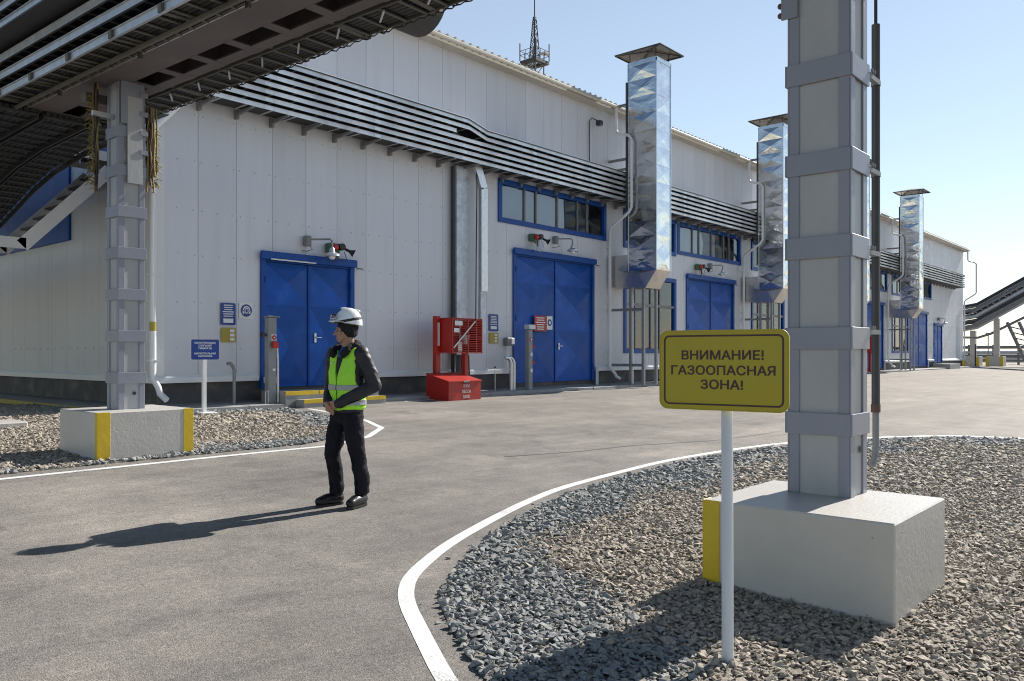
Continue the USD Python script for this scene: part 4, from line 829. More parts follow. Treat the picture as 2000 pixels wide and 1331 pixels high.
# conduit beside the near column
t = thing("dark_conduit", "dark vertical pipe clamped to the right side of the near column", "conduit", (6.32, 1.98, 0.4))
CX, CY = 6.42, 1.955
part(t, "pipe", MB().tube([(CX, CY, 4.12), (CX, CY, 1.25)], 0.030, 14), "dark", smooth=50)
part(t, "lower_pipe", MB().tube([(CX, CY, 1.25), (CX, CY, 0.98), (CX - 0.01, CY, 0.9), (CX - 0.05, CY + 0.01, 0.82)], 0.024, 12), "steel", smooth=50)
part(t, "joint", MB().tube([(CX, CY, 1.22), (CX, CY, 1.28)], 0.034, 14), "rod")
part(t, "top_cable", MB().tube([(CX, CY, 4.1), (CX, CY, 4.6), (CX - 0.01, CY, 5.2)], 0.012, 8), "black")
for z in (3.66, 2.98, 2.38, 1.80): 
    part(t, "bracket", MB().box((6.15, 1.92, z), (CX, 1.955, z + 0.035)).tube([(CX, CY, z), (CX, CY, z + 0.03)], 0.035, 14).tube([(6.19, 1.91, z + 0.035), (6.19, 1.91, z + 0.06)], 0.012, 6).tube([(6.24, 1.91, z + 0.035), (6.24, 1.91, z + 0.06)], 0.012, 6), "steel")

# ---------------------------------------------------------------- overhead rack across the road
rk = thing("overhead_rack", "dark steel pipe and cable rack crossing overhead at the upper left", "cable rack", (4.8, 10.85, 5.16))
RO = A([4.8, 10.85, 0.0]); RS = A([-0.03, 1.0, 0]); RL = A([1.0, 0.03, 0])
def R(l, s, z): return RO + RL * l + RS * s + A([0, 0, z])
S0, S1 = -15.0, 20.0
def beam(l, z, w, h, s0=S0, s1=S1, mb=None): return (mb or MB()).bar(R(l, s0, z), R(l, s1, z), w, h)
# main twin girder as I sections
for l, w in ((-0.24, 0.46), (0.32, 0.16)):
    m = MB(); beam(l, 5.17, w, 0.02, mb=m); beam(l, 5.45, 0.014, 0.54, mb=m); beam(l, 5.73, w, 0.02, mb=m)
    part(rk, "girder", m, "rack")
s = S0
while s < S1:
    part(rk, "batten", MB().bar(R(-0.02, s, 5.164), R(0.41, s, 5.164), 0.15, 0.012), "rack"); s += 0.74
part(rk, "deck_plate", beam(-0.1, 5.80, 2.1, 0.02), "dark")
part(rk, "deck_plate", beam(0.25, 5.83, 3.9, 0.02, 3.0, S1), "dark")
# cantilever arms and cross ribs
s = S0 + 0.3
while s < S1:
    part(rk, "cantilever_arm", MB().bar(R(-0.46, s, 5.22), R(-0.9, s, 5.2), 0.07, 0.09), "rackdark"); part(rk, "cantilever_arm", MB().bar(R(0.4, s, 5.22), R(0.95, s, 5.2), 0.07, 0.09), "rackdark"); s += 1.1
def rungs(p, la, lb, z, step, single_pieces):
    m, s = MB(), S0 + 0.1
    while s < S1:
        if single_pieces and -8.5 < s < 7: part(p, "rung", MB().bar(R(la, s, z - 0.045), R(lb, s, z - 0.045), 0.035, 0.015), "rackdark")
        else: m.bar(R(la, s, z - 0.045), R(lb, s, z - 0.045), 0.035, 0.015)
        s += step
    part(p, "rungs", m, "rackdark", kind="stuff")
# left stack of trays with bright flanges
for k in range(8):
    z = 5.20 + 0.232 * k; m = MB(); c = MB()
    beam(-0.86, z, 0.014, 0.105, mb=m); beam(-0.44, z, 0.014, 0.105, mb=m)
    beam(-0.872, z + 0.05, 0.03, 0.006, mb=m); beam(-0.872, z - 0.05, 0.03, 0.006, mb=m)
    p = part(rk, "side_tray", m, "galv")
    for j in range(6): beam(-0.80 + 0.06 * j, z - 0.005, 0.05, 0.05, mb=c)
    part(p, "cables", c, "black")
    rungs(p, -0.86, -0.44, z, 0.27, k == 0)
s = S0 + 0.5
while s < S1: part(rk, "tray_post", MB().bar(R(-0.45, s, 5.1), R(-0.45, s, 7.0), 0.05, 0.04), "rackdark"); s += 2.2
part(rk, "mid_stringer", beam(-0.6, 5.115, 0.04, 0.04), "rackdark")
# right side trays with hanging edge
for k in range(5):
    z = 5.20 + 0.26 * k; m = MB(); c = MB()
    beam(0.46, z, 0.014, 0.1, mb=m); beam(0.86, z, 0.02, 0.1, mb=m); p = part(rk, "side_tray", m, "rackdark")
    for j in range(6): beam(0.51 + 0.06 * j, z + 0.0, 0.05, 0.05, mb=c)
    part(p, "cables", c, "black"); rungs(p, 0.46, 0.86, z, 0.3, k == 0)
part(rk, "pipe_clips", (lambda m: [m.bar(R(0.45, q, 5.11), R(0.62, q + .25, 5.11), 0.02, 0.02) for q in np.arange(S0, S1, 0.7)] and m)(MB()), "galv")
lp = MB(); r = np.random.default_rng(9)
for q in np.arange(S0, S1, 0.13):
    q1 = q + r.uniform(0.1, 0.3); lp.tube([R(0.88, q, 5.16), R(0.885, (q + q1) / 2, 5.142 - r.uniform(0, .02)), R(0.88, q1, 5.15)], 0.008, 4)
part(rk, "hanging_ties", lp, "black", kind="stuff")
# drop bend seen at the rack's right edge
hd = MB(); ang = np.linspace(0, math.pi, 15); cs, cz, rr = -4.05, 5.62, 0.36
for a, b in zip(ang[:-1], ang[1:]):
    hd.bar(R(1.2, cs + rr * math.cos(a), cz - rr * math.sin(a)), R(1.2, cs + rr * math.cos(b), cz - rr * math.sin(b)), 0.5, 0.01, (0, math.cos((a + b) / 2), -math.sin((a + b) / 2)))
for l in (0.95, 1.45):
    poly = [R(l, cs + rr * math.cos(a), cz - rr * math.sin(a)) for a in ang]; cen = R(l, cs, cz)
    hd.add(np.vstack([poly, [cen], A(poly) + RL * 0.01, [cen + RL * 0.01]]), [(15, i, i + 1) for i in range(14)] + [(31, 16 + i + 1, 16 + i) for i in range(14)])
part(rk, "drop_bend", hd, "dark")
part(rk, "drop_tray", MB().bar(R(1.2, -12, 5.66), R(1.2, -3.6, 5.66), 0.5, 0.05), "dark")
part(rk, "cross_beam", MB().bar(R(-0.4, -8.75, 5.06), R(1.1, -8.75, 5.06), 0.2, 0.18), "rack")
part(rk, "cross_beam", MB().bar(R(-0.4, 0.3, 4.98), R(0.5, 0.3, 4.98), 0.14, 0.12), "rack")
# branch of trays bending down beyond the left column
pth = [(2.0, 5.08), (3.6, 5.0), (4.7, 4.86), (5.6, 4.66), (6.5, 4.38), (7.4, 4.12), (8.4, 3.95), (20.0, 3.9)]
for l0, l1 in ((-0.85, -0.30), (-0.22, 0.36), (0.42, 1.0)):
    m = MB(); rg = MB()
    for (a, za), (b, zb) in zip(pth[:-1], pth[1:]):
        for l in (l0, l1): m.bar(R(l, a, za), R(l, b, zb), 0.02, 0.1)
        n_ = max(4, int((b - a) / 0.3))
        for u in np.linspace(0, 1, n_ + 1)[:-1]: rg.bar(R(l0, a + (b - a) * u, za + (zb - za) * u), R(l1, a + (b - a) * u, za + (zb - za) * u), 0.04, 0.025)
        for q in range(6): m.bar(R(l0 + 0.06 + 0.085 * q, a, za + 0.05), R(l0 + 0.06 + 0.085 * q, b, zb + 0.05), 0.07, 0.05)
    p = part(rk, "branch_tray", m, "dark"); part(p, "rungs", rg, "dark", kind="stuff")
for k in range(6):
    l0 = -1.45 - 0.6 * k; m = MB(); rg = MB()
    for l in (l0, l0 + 0.55): m.bar(R(l, 6.4, 3.95), R(l, 20, 3.9), 0.02, 0.1)
    for q in range(6): m.bar(R(l0 + 0.06 + 0.085 * q, 6.4, 4.0), R(l0 + 0.06 + 0.085 * q, 20, 3.95), 0.07, 0.05)
    for u in np.arange(6.5, 20, 0.3): rg.bar(R(l0, u, 3.92), R(l0 + 0.55, u, 3.92), 0.04, 0.025)
    p = part(rk, "branch_tray", m, "dark"); part(p, "rungs", rg, "dark", kind="stuff")
for q in (8.0, 14.0, 19.5): part(rk, "branch_beam", MB().bar(R(-5.1, q, 3.84), R(-0.95, q, 3.84), 0.1, 0.12).bar(R(-5.0, q, 0.5), R(-5.0, q, 3.78), 0.16, 0.16, (1, 0, 0)), "steel")
for q in (7.8, 11.0, 14.0, 17.0): part(rk, "branch_hanger", MB().bar(R(-0.88, q, 4.0), R(-0.88, q, 5.1), 0.05, 0.05).bar(R(-0.9, q, 3.86), R(1.05, q, 3.86), 0.06, 0.06), "dark")

# bundles of yellow cable tails at the column
def bundle(x, y, z0, z1, n, rad, label, out):
    t = thing("cable_bundle", label, "cables", (x, y, z1), "yellow cable bundles hanging by the far left column")
    r = np.random.default_rng(int(x * 100))
    for i in range(n):
        ox, oy = r.normal(0, rad, 2); zz = np.linspace(z0, z1 + r.uniform(0, 0.3), 9)
        pts = [(x + ox + r.normal(0, rad * 0.35), y + oy + r.normal(0, rad * 0.35), z) for z in zz]
        part(t, "cable", MB().tube(pts, r.uniform(0.008, 0.015), 6), ("cable_yellow", "cable_yellow", "rod", "black")[i % 4], smooth=60)
    tl = MB()
    for i in range(60):
        z = r.uniform(z1, z0 - 0.2); a = r.uniform(-0.3, 0.3) + (math.pi if out < 0 else 0); L = r.uniform(0.05, 0.13)
        p0 = A([x + math.cos(a) * rad, y + math.sin(a) * rad, z]); tl.tube([p0, p0 + A([math.cos(a) * L * .6, math.sin(a) * L * .6, 0.03]), p0 + A([math.cos(a) * L, math.sin(a) * L, r.uniform(-.03, .02)])], 0.006, 4)
    part(t, "tie_tails", tl, "cable_yellow", kind="stuff")
bundle(4.50, 11.02, 5.15, 3.72, 9, 0.016, "slim hanging bundle of yellow cables on the left side of the far left column", -1)
bundle(5.06, 10.72, 4.9, 3.78, 18, 0.026, "thick hanging bundle of yellow cables on the right side of the far left column", 1)

# ---------------------------------------------------------------- gable stair and blue wall panel, far left
t = thing("gable_stair", "steel stair with pale grey stringers rising to a door in the hall's shaded end wall", "stair", (6.5, 18.6, 0.6))
for y in (18.0, 19.1):
    part(t, "stringer", MB().bar((4.4, y, 3.845), (6.0, y, 3.845), 0.03, 0.22).bar((5.93, y, 3.80), (7.62, y, 5.58), 0.03, 0.26), "trim")
    part(t, "landing_beam", MB().bar((6.3, y, 5.86), (7.68, y, 5.86), 0.03, 0.2), "trim")
for i in range(7): part(t, "tread", bx((6.02 + 0.235 * i, 18.03, 4.0 + 0.245 * i), (6.27 + 0.235 * i, 19.07, 4.03 + 0.245 * i)), "dark")
part(t, "landing", bx((6.32, 18.03, 5.9), (7.68, 19.07, 5.94)), "dark"); part(t, "landing", bx((4.4, 18.03, 3.9), (6.0, 19.07, 3.94)), "dark")
for x_, z_ in ((4.5, 3.75), (4.5, 3.75)): pass
for y in (18.0, 19.1): part(t, "leg", bx((4.45, y - 0.05, 0.5), (4.55, y + 0.05, 3.73)), "trim")
part(t, "chain", MB().tube([(7.0, 17.95, 6.1), (7.0, 17.95, 5.6)], 0.02, 6), "galv")
part(hall, "blue_cladding", bx((X0 - 0.06, 20.3, 4.3), (X0 - 0.008, 28.0, 7.6), 0.01), "blue")
part(hall, "gable_door", bx((X0 - 0.05, 18.1, 5.9), (X0 - 0.008, 19.0, 7.9), 0.01), "blue_dark")
single("low_slab", bevelbox((3.0, 14.3, 0.3), (4.8, 15.0, 0.58), 0.02), "concrete", "low concrete slab at the left edge behind the foundation block", "slab")

# ---------------------------------------------------------------- standing signs
t = thing("hall_name_sign", "blue name sign on a white post left of the door, behind the foundation block", "sign", (8.02, 14.8, 0.48))
sx, sy, sz = 8.02, 14.72, 1.73
part(t, "post", bx((sx - 0.035, sy + 0.01, 0.44), (sx + 0.035, sy + 0.07, 1.9), 0.006), "white"); part(t, "foot", bx((sx - 0.16, sy - 0.12, 0.485), (sx + 0.2, sy + 0.2, 0.53), 0.01), "trim")
rr_ = A([0.92, -0.39, 0]); rr_ /= np.linalg.norm(rr_); nn_ = np.cross(rr_, [0, 0, 1])
part(t, "plate", panel_mesh(roundrect(0.50, 0.385, 0.03), A([sx, sy, sz]), rr_, 0.01), "sign_blue")
for s_, dz, w_ in (("МАГИСТРАЛЬДЫҚ", 0.125, 0.38), ("СОРҒЫЛАР", 0.075, 0.24), ("ҒИМАРАТЫ", 0.025, 0.24), ("МАГИСТРАЛЬНАЯ", -0.075, 0.38), ("НАСОСНАЯ", -0.125, 0.25)):
    tm = text(s_, 0.034, 0.002, True); w0 = np.ptp(tm.vertices[:, 0]); part(t, "lettering", place_text(tm, A([sx, sy, sz + dz]) + nn_ * 0.0105, rr_, squeeze=w_ / w0), "white")
t = thing("gas_warning_sign", "yellow warning sign on a pale post in the near gravel bed", "sign", (3.92, 1.93, 0.06))
d = A([0.134, -0.991, 0]); nn = np.cross(d, [0, 0, 1]); pc = A([3.915, 1.925, 0]); W, Hh = 0.672, 0.408; sc = A([3.905, 1.935, 1.575])
part(t, "post", MB().tube([pc + [0.01, 0, -0.1], pc + [0.012, 0.006, 1.72]], 0.0295, 20), "postwhite", smooth=50)
part(t, "clamp", MB().box(pc + [-0.035, -0.035, 1.45], pc + [0.05, 0.05, 1.48], 0.004).box(pc + [-0.035, -0.035, 1.66], pc + [0.05, 0.05, 1.69], 0.004), "galv")
fc = sc + nn * 0.036
pl = part(t, "plate", panel_mesh(roundrect(W, Hh, 0.045), fc, d, 0.004), "sign_yellow")
part(t, "rim", panel_mesh(roundrect(W + 0.006, Hh + 0.006, 0.048).difference(roundrect(W - 0.004, Hh - 0.004, 0.043)), fc - nn * 0.006, d, 0.012), "sign_yellow")
part(t, "border_print", panel_mesh(roundrect(W - 0.045, Hh - 0.045, 0.03).difference(roundrect(W - 0.063, Hh - 0.063, 0.022)), fc + nn * 0.0042, d, 0.0012), "sign_ink")
for s_, dz, w_ in (("ВНИМАНИЕ!", 0.078, 0.43), ("ГАЗООПАСНАЯ", 0.0, 0.545), ("ЗОНА!", -0.073, 0.222)):
    tm = text(s_, 0.046, 0.0012, True); w0 = np.ptp(tm.vertices[:, 0]); part(t, "lettering", place_text(tm, fc + nn * 0.0042 + A([0, 0, dz]) , d, squeeze=w_ / w0), "sign_ink")

# ---------------------------------------------------------------- antenna mast behind the hall
t = thing("antenna_mast", "lattice antenna mast with a railed platform rising behind the hall roof", "mast", (73.3, 60, 0.5))
mx, my = 73.3, 60.0
def lattice(z0, z1, w0, w1, step, r):
    m = MB(); zs = np.arange(z0, z1 + 1e-6, step)
    for i in range(len(zs) - 1):
        a, b = zs[i], zs[i + 1]; wa, wb = np.interp([a, b], [z0, z1], [w0, w1]) / 2
        ca = [A([mx + sx * wa, my + sy * wa, a]) for sx, sy in ((-1, -1), (1, -1), (1, 1), (-1, 1))]; cb_ = [A([mx + sx * wb, my + sy * wb, b]) for sx, sy in ((-1, -1), (1, -1), (1, 1), (-1, 1))]
        for k in range(4): m.bar(ca[k], cb_[k], r, r); m.bar(ca[k], cb_[(k + 1) % 4], r * .6, r * .6); m.bar(cb_[k], cb_[(k + 1) % 4], r * .6, r * .6)
    return m
part(t, "lower_lattice", lattice(0.5, 35.0, 1.5, 1.5, 1.725, 0.12), "steel"); part(t, "upper_lattice", lattice(35.35, 40.15, 0.9, 0.3, 0.8, 0.09), "dark")
part(t, "platform", MB().box((mx - 1.2, my - 1.2, 35.0), (mx + 1.2, my - 0.6, 35.35)).box((mx - 1.2, my + 0.6, 35.0), (mx + 1.2, my + 1.2, 35.35)).box((mx - 1.2, my - .6, 35.0), (mx - .6, my + .6, 35.35)).box((mx + .6, my - .6, 35.0), (mx + 1.2, my + .6, 35.35)), "dark")
rl = MB()
for k in range(4):
    sx, sy = ((-1, -1), (1, -1), (1, 1), (-1, 1))[k]; tx, ty = ((1, -1), (1, 1), (-1, 1), (-1, -1))[k]
    for z in (36.0, 36.5): rl.bar((mx + 1.2 * sx, my + 1.2 * sy, z), (mx + 1.2 * tx, my + 1.2 * ty, z), 0.05, 0.05)
    for u in (0, .33, .66): rl.bar((mx + 1.2 * (sx + (tx - sx) * u), my + 1.2 * (sy + (ty - sy) * u), 35.4), (mx + 1.2 * (sx + (tx - sx) * u), my + 1.2 * (sy + (ty - sy) * u), 36.5 + 0.9 * (u == 0)), 0.1 if u == 0 else 0.05, 0.1 if u == 0 else 0.05)
part(t, "railing", rl, "dark"); part(t, "whip", MB().tube([(mx, my, 40.2), (mx, my, 52.0)], [0.07, 0.03], 6), "dark")
part(t, "dish", lathe([(0, 0), (0.45, 0.12), (0.5, 0.3), (0, 0.32)], 14, (mx + 0.9, my - 0.8, 36.1)), "trim"); part(t, "lamp", bx((mx - 0.15, my - 0.15, 40.1), (mx + 0.15, my + 0.15, 40.5)), "dark")

# ---------------------------------------------------------------- far pipe rack at the right
t = thing("far_pipe_rack", "far rack of dark pipes climbing over the yard beyond the hall's end", "pipe rack", (84, 16, 0.5))
r = np.random.default_rng(21)
A0, B0, C0 = A([84.5, 30.0, 0]), A([83.0, 17.2, 0]), A([84.6, 6.0, 0])
for row, zb, zt in ((0, 3.75, 10.4), (1, 4.25, 10.9), (2, 4.75, 11.4), (3, 5.3, 12.0), (4, 5.75, 12.4)):
    for k in range(3):
        o = 0.5 * k - 0.6 + 0.12 * row; rad = r.uniform(0.09, 0.17); dz = r.uniform(0, 0.3)
        nrm = A([1.0, 0.0, 0])
        pts = [A0 + [o, 0, zb + dz], B0 + [o, 0.4, zb + dz], B0 + nrm * o + [0, -0.6, zb + dz + 0.15], C0 + nrm * o + [0, 0, zt + dz]]
        part(t, "pipe", MB().tube(pts, rad, 8), (("steel", "zinc", "dark"), ("dark", "steel", "zinc"), ("zinc", "dark", "steel"), ("steel", "dark", "dark"), ("dark", "zinc", "steel"))[row][k], smooth=50)
for z0_, z1_ in ((3.95, 10.6), (5.05, 11.8)):
    for o in (-0.75, 0.75):
        part(t, "shelf_beam", MB().bar(A0 + [o, 0, z0_], B0 + [o, 0.3, z0_], 0.12, 0.16).bar(B0 + [o, 0, z0_], C0 + [o, 0, z1_], 0.12, 0.16), "steel")
    for u in np.linspace(0, 1, 26): part(t, "shelf_rung", MB().bar(B0 + (C0 - B0) * u + [-.8, 0, z0_ + (z1_ - z0_) * u], B0 + (C0 - B0) * u + [.8, 0, z0_ + (z1_ - z0_) * u], 0.12, 0.08), "steel")
part(t, "sag_pipe", MB().tube([(84, 20, 3.5), (83.5, 18, 3.1), (83.4, 16.6, 3.05), (83.6, 15.6, 3.4), (84, 12.0, 5.4), (84, 9.0, 7.2)], 0.11, 8), "steel", smooth=50)
for px, py, lab in ((83.6, 17.0, 1), (83.4, 15.1, 1)):
    part(t, "concrete_post", bx((px - 0.25, py - 0.22, 0.5), (px + 0.25, py + 0.22, 3.7 if py > 16 else 4.75), 0.02), "concrete"); fb = part(t, "footing", bx((px - 0.7, py - 0.6, 0.45), (px + 0.7, py + 0.75, 1.35), 0.02), "concrete")
    if lab: part(fb, "yellow_stripe", bx((px - 0.71, py - 0.6, 0.45), (px - 0.702, py - 0.35, 1.35)), "yellow"); part(fb, "yellow_stripe", bx((px - 0.71, py + 0.5, 0.45), (px - 0.702, py + 0.75, 1.35)), "yellow")
for i, (y0_, y1_) in enumerate(((14.4, 13.3), (12.9, 13.1), (11.2, 10.2))):
    m = MB(); m.bar((84, y0_, 4.4), (83.6, y1_ - 0.5, 0.6), 0.22, 0.22)
    m.bar((84, y0_ - 0.9, 4.4), (83.6, y1_ - 1.4, 0.6), 0.22, 0.22)
    for u in np.linspace(0.1, 0.9, 7): m.bar((84 - .4 * u, y0_ + (y1_ - .5 - y0_) * u, 4.4 - 3.8 * u), (84 - .4 * u, y0_ - .9 + (y1_ - .5 - y0_) * (u + .08), 4.4 - 3.8 * (u + 0.08)), 0.1, 0.1)
    part(t, "trestle_leg", m, "steel")
t = thing("low_pipes", "low horizontal pipes on stub posts running far behind the yard at the right", "pipe rack", (95, 14, 0.5))
for z, rad in ((2.25, 0.16), (1.75, 0.13), (1.35, 0.15), (0.95, 0.12)): part(t, "pipe", MB().tube([(95, 30, z), (95, -20, z)], rad, 8), "steel" if z != 1.75 else "zinc", smooth=50)
for y in np.arange(-20, 30, 2.2): part(t, "stub_post", bx((94.9, y, 0.5), (95.1, y + 0.2, 2.5)), "steel")
t = thing("far_wall", "low grey block wall far behind the pipes at the right", "wall", (118, 0, 0.5))
part(t, "wall_body", bx((118, -60, 0.3), (118.3, 60, 1.9)), "concrete")
t = thing("safety_post", "thin dark pole with bars at the far end corner of the hall", "pole", (75.9, 15.4, 0.5))
part(t, "pole", MB().tube([(76.0, 15.3, 0.5), (76.0, 15.3, 2.4)], 0.06, 8), "dark"); part(t, "bars", MB().tube([(76, 15.3, 1.8), (77.4, 15.3, 1.8)], 0.03, 6).tube([(76, 15.3, 1.3), (77.4, 15.3, 1.3)], 0.03, 6), "sign_blue")
t = thing("far_lamp_post", "thin lamp pole standing far between the concrete rack posts", "lamp post", (92, 17, 0.5))
part(t, "pole", MB().tube([(92, 17.4, 0.5), (92, 17.4, 3.6)], 0.05, 6), "steel"); part(t, "head", bx((91.9, 17.1, 3.55), (92.1, 17.6, 3.65)), "steel")

# ---------------------------------------------------------------- the person
def ell(c, r): return Manifold.sphere(1.0, 28).scale(tuple(np.broadcast_to(r, 3).astype(float))).translate(tuple(map(float, c)))
def hull(*ms): return Manifold.batch_hull(list(ms))
def chain(pts):
    out = Manifold()
    for (c0, r0), (c1, r1) in zip(pts[:-1], pts[1:]): out += hull(ell(c0, r0), ell(c1, r1))
    return out
def soft(m, L=0.014, it=10, fold=0.0, fs=14.0, seed=0, stretch=(1, 1, 1)):
    m = m.refine_to_length(L); mm = m.to_mesh(); tm = trimesh.Trimesh(mm.vert_properties[:, :3], mm.tri_verts, process=True)
    trimesh.smoothing.filter_taubin(tm, iterations=it)
    v = np.array(tm.vertices)
    if fold:
        n_ = np.array(tm.vertex_normals); q = meshkit.fbm(v * fs * A(stretch), 3, seed) - 0.5; v = v + n_ * (q * 2 * fold)[:, None]
    return v, np.array(tm.faces)
PA = math.radians(-84.0); PO = A([4.88, 6.31, float(gz(0, 6.31))])
def W_(mesh, head=False):
    v, f = arr(mesh); v = np.array(v)
    if head:
        a = math.radians(-36); c, s = math.cos(a), math.sin(a); o = A([0, 0.0, 0]); q = v - o; v = np.stack([q[:, 0] * c - q[:, 1] * s, q[:, 0] * s + q[:, 1] * c, q[:, 2]], 1) + o
    c, s = math.cos(PA), math.sin(PA)
    return np.stack([v[:, 0] * c - v[:, 1] * s, v[:, 0] * s + v[:, 1] * c, v[:, 2]], 1) + PO, f
pt = thing("person", "person in white hard hat and lime hi-vis vest standing on the asphalt, hands clasped", "person", PO)
# head (turned right), neck
HY = -0.012
head = hull(ell((0, 0.012, 1.685), (0.075, 0.092, 0.095)), ell((0, -0.03, 1.62), (0.058, 0.062, 0.05)), ell((0, -0.062, 1.575), (0.026, 0.024, 0.022))) 
head += hull(ell((0, -0.07, 1.68), (0.05, 0.022, 0.035)), ell((0, -0.075, 1.60), (0.034, 0.02, 0.025)))
head += hull(ell((0, -0.094, 1.672), 0.008), ell((0, -0.116, 1.634), (0.012, 0.012, 0.010)), ell((0, -0.09, 1.628), (0.018, 0.01, 0.009)))
head += ell((0, -0.090, 1.597), (0.022, 0.010, 0.007)) + ell((0, -0.088, 1.584), (0.018, 0.010, 0.007)) + hull(ell((-0.03, -0.084, 1.69), 0.014), ell((0.03, -0.084, 1.69), 0.014))
for sx_ in (-1, 1): head += ell((sx_ * 0.060, 0.02, 1.645), (0.008, 0.014, 0.024)) + ell((sx_ * 0.036, -0.07, 1.64), (0.024, 0.02, 0.022))
neck = hull(ell((0, 0.015, 1.60), (0.056, 0.06, 0.03)), ell((0, 0.02, 1.48), (0.062, 0.064, 0.03)))
a_ = math.radians(-24)
headr = head.rotate((0, 0, -36.0))
SH, EL_L, EL_R, WR_L, WR_R = 1.445, A([0.285, 0.085, 1.15]), A([-0.27, 0.06, 1.145]), A([0.055, -0.150, 0.985]), A([-0.105, -0.145, 0.985])
def arm(s, el, wr, r0, r1, r2): return chain([(A([s * 0.185, 0.015, SH]), r0), (el, r1), (wr, r2)])
bodym = headr + neck
bodym += hull(ell((0, 0.02, 1.36), (0.13, 0.07, 0.08)), ell((0, 0.005, 0.98), (0.11, 0.07, 0.08)))
bodym += arm(1, EL_L, WR_L, 0.045, 0.038, 0.026) + arm(-1, EL_R, WR_R, 0.045, 0.038, 0.026)
# hands: right palm over the left, fingers curled round
def hand(wr, palm, side, up, fingers):
    m = hull(ell(wr, 0.026), ell(palm + side * 0.026, (0.016, 0.014, 0.016)), ell(palm - side * 0.026, (0.016, 0.014, 0.016)))
    for k, (ln, off) in enumerate(fingers):
        b = palm + side * off; d1 = up * ln * 0.45; p1 = b + d1; p2 = p1 + up * ln * 0.25 + A([0, 0.018, -0.012]); p3 = p2 + A([0, 0.02, -0.02]) * ln / 0.075
        m += chain([(b, 0.0105), (p1, 0.0095), (p2, 0.009), (p3, 0.008)])
    th = palm + side * 0.03 - up * 0.03
    m += chain([(th, 0.013), (th + side * 0.014 + up * 0.035, 0.011), (th + side * 0.008 + up * 0.062, 0.009)])
    return m
FG = [(0.066, 0.03), (0.078, 0.011), (0.072, -0.009), (0.056, -0.028)]
palmL, palmR = A([-0.008, -0.185, 0.955]), A([-0.045, -0.212, 0.945])
bodym += hand(WR_L, palmL, A([0, -0.25, 0.97]), A([-0.93, -0.1, -0.35]), FG) + hand(WR_R, palmR, A([0, -0.25, 0.97]), A([0.93, 0.05, -0.32]), FG)
for s, fx, fy in ((1, 0.125, 0.05), (-1, -0.115, -0.05)):
    bodym += chain([(A([s * 0.075, 0.005, 0.91]), 0.06), (A([s * 0.12, fy - 0.02, 0.50]), 0.05), (A([fx, fy + 0.03, 0.10]), 0.030)]) + hull(ell((fx, fy + 0.02, 0.06), 0.026), ell((fx, fy - 0.08, 0.045), 0.018))
part(pt, "body", W_(soft(bodym, 0.009, 4)), "skin", smooth=True)
def P_(name, m, mm, head=False, smooth=True, label=None): return part(pt, name, W_(m, head), mm, smooth=smooth, label=label)
# jacket
torso = hull(ell((0, 0.01, 1.0), (0.175, 0.125, 0.09)), ell((0, 0.005, 0.92), (0.178, 0.13, 0.06))) + hull(ell((0, 0.01, 1.0), (0.175, 0.125, 0.08)), ell((0, 0.015, 1.27), (0.19, 0.13, 0.12)))
torso += hull(ell((0, 0.015, 1.27), (0.19, 0.13, 0.12)), ell((0.145, 0.02, 1.43), (0.07, 0.075, 0.06)), ell((-0.145, 0.02, 1.43), (0.07, 0.075, 0.06)), ell((0, 0.02, 1.47), (0.09, 0.08, 0.04)))
armL, armR = arm(1, EL_L, WR_L, 0.078, 0.066, 0.050), arm(-1, EL_R, WR_R, 0.078, 0.066, 0.050)
jk = torso + armL + armR  # the padded winter jacket
jk = jk - Manifold.cylinder(0.4, 0.06, 0.058, 24).translate((0, -0.01, 1.45))
P_("jacket", soft(jk, 0.012, 6, 0.016, 11, 2), "jacket")
# vest
vt = hull(ell((0, 0.005, 0.945), (0.200, 0.150, 0.06)), ell((0, 0.01, 1.0), (0.196, 0.146, 0.08))) + hull(ell((0, 0.01, 1.0), (0.196, 0.146, 0.08)), ell((0, 0.015, 1.27), (0.206, 0.148, 0.12)))
vt += hull(ell((0, 0.015, 1.27), (0.206, 0.148, 0.12)), ell((0.125, 0.02, 1.44), (0.075, 0.09, 0.068)), ell((-0.125, 0.02, 1.44), (0.075, 0.09, 0.068)), ell((0, 0.02, 1.47), (0.09, 0.09, 0.05)))
cutbox = Manifold.cube((1, 1, 1)).translate((-0.5, -0.5, -0.1)); vt = vt - Manifold.cube((1, 1, 1.0)).translate((-0.5, -0.5, -0.105))
for s in (1, -1):
    hole = hull(ell((s * 0.225, 0.01, 1.22), (0.075, 0.11, 0.10)), ell((s * 0.255, 0.015, 1.46), (0.085, 0.125, 0.11)))
    vt = vt - hole
vt = vt - arm(1, EL_L, WR_L, 0.060, 0.072, 0.052) - arm(-1, EL_R, WR_R, 0.060, 0.072, 0.052)
vee = Manifold.hull_points(A([(x_, y_, z_) for y_ in (-0.4, 0.0) for x_, z_ in ((-0.075, 1.6), (0.075, 1.6), (0.010, 1.19), (-0.010, 1.19))]))
slit = Manifold.cube((0.012, 0.3, 0.4)).translate((-0.006, -0.35, 0.85))
neckhole = Manifold.cylinder(0.3, 0.085, 0.1, 24).translate((0, 0.01, 1.42))
vt = vt - vee - slit - neckhole
vest = part(pt, "vest", W_(soft(vt, 0.010, 4, 0.011, 9, 8)), "hivis", smooth=50)
def slab_cut(m, z0, z1): return m ^ Manifold.cube((1, 1, z1 - z0)).translate((-0.5, -0.5, z0))
vt_out = Manifold.compose([vt]) 
def grow(m, k): return m.translate((0, -0.012, -1.15)).scale((k, k, 1)).translate((0, 0.012, 1.15))
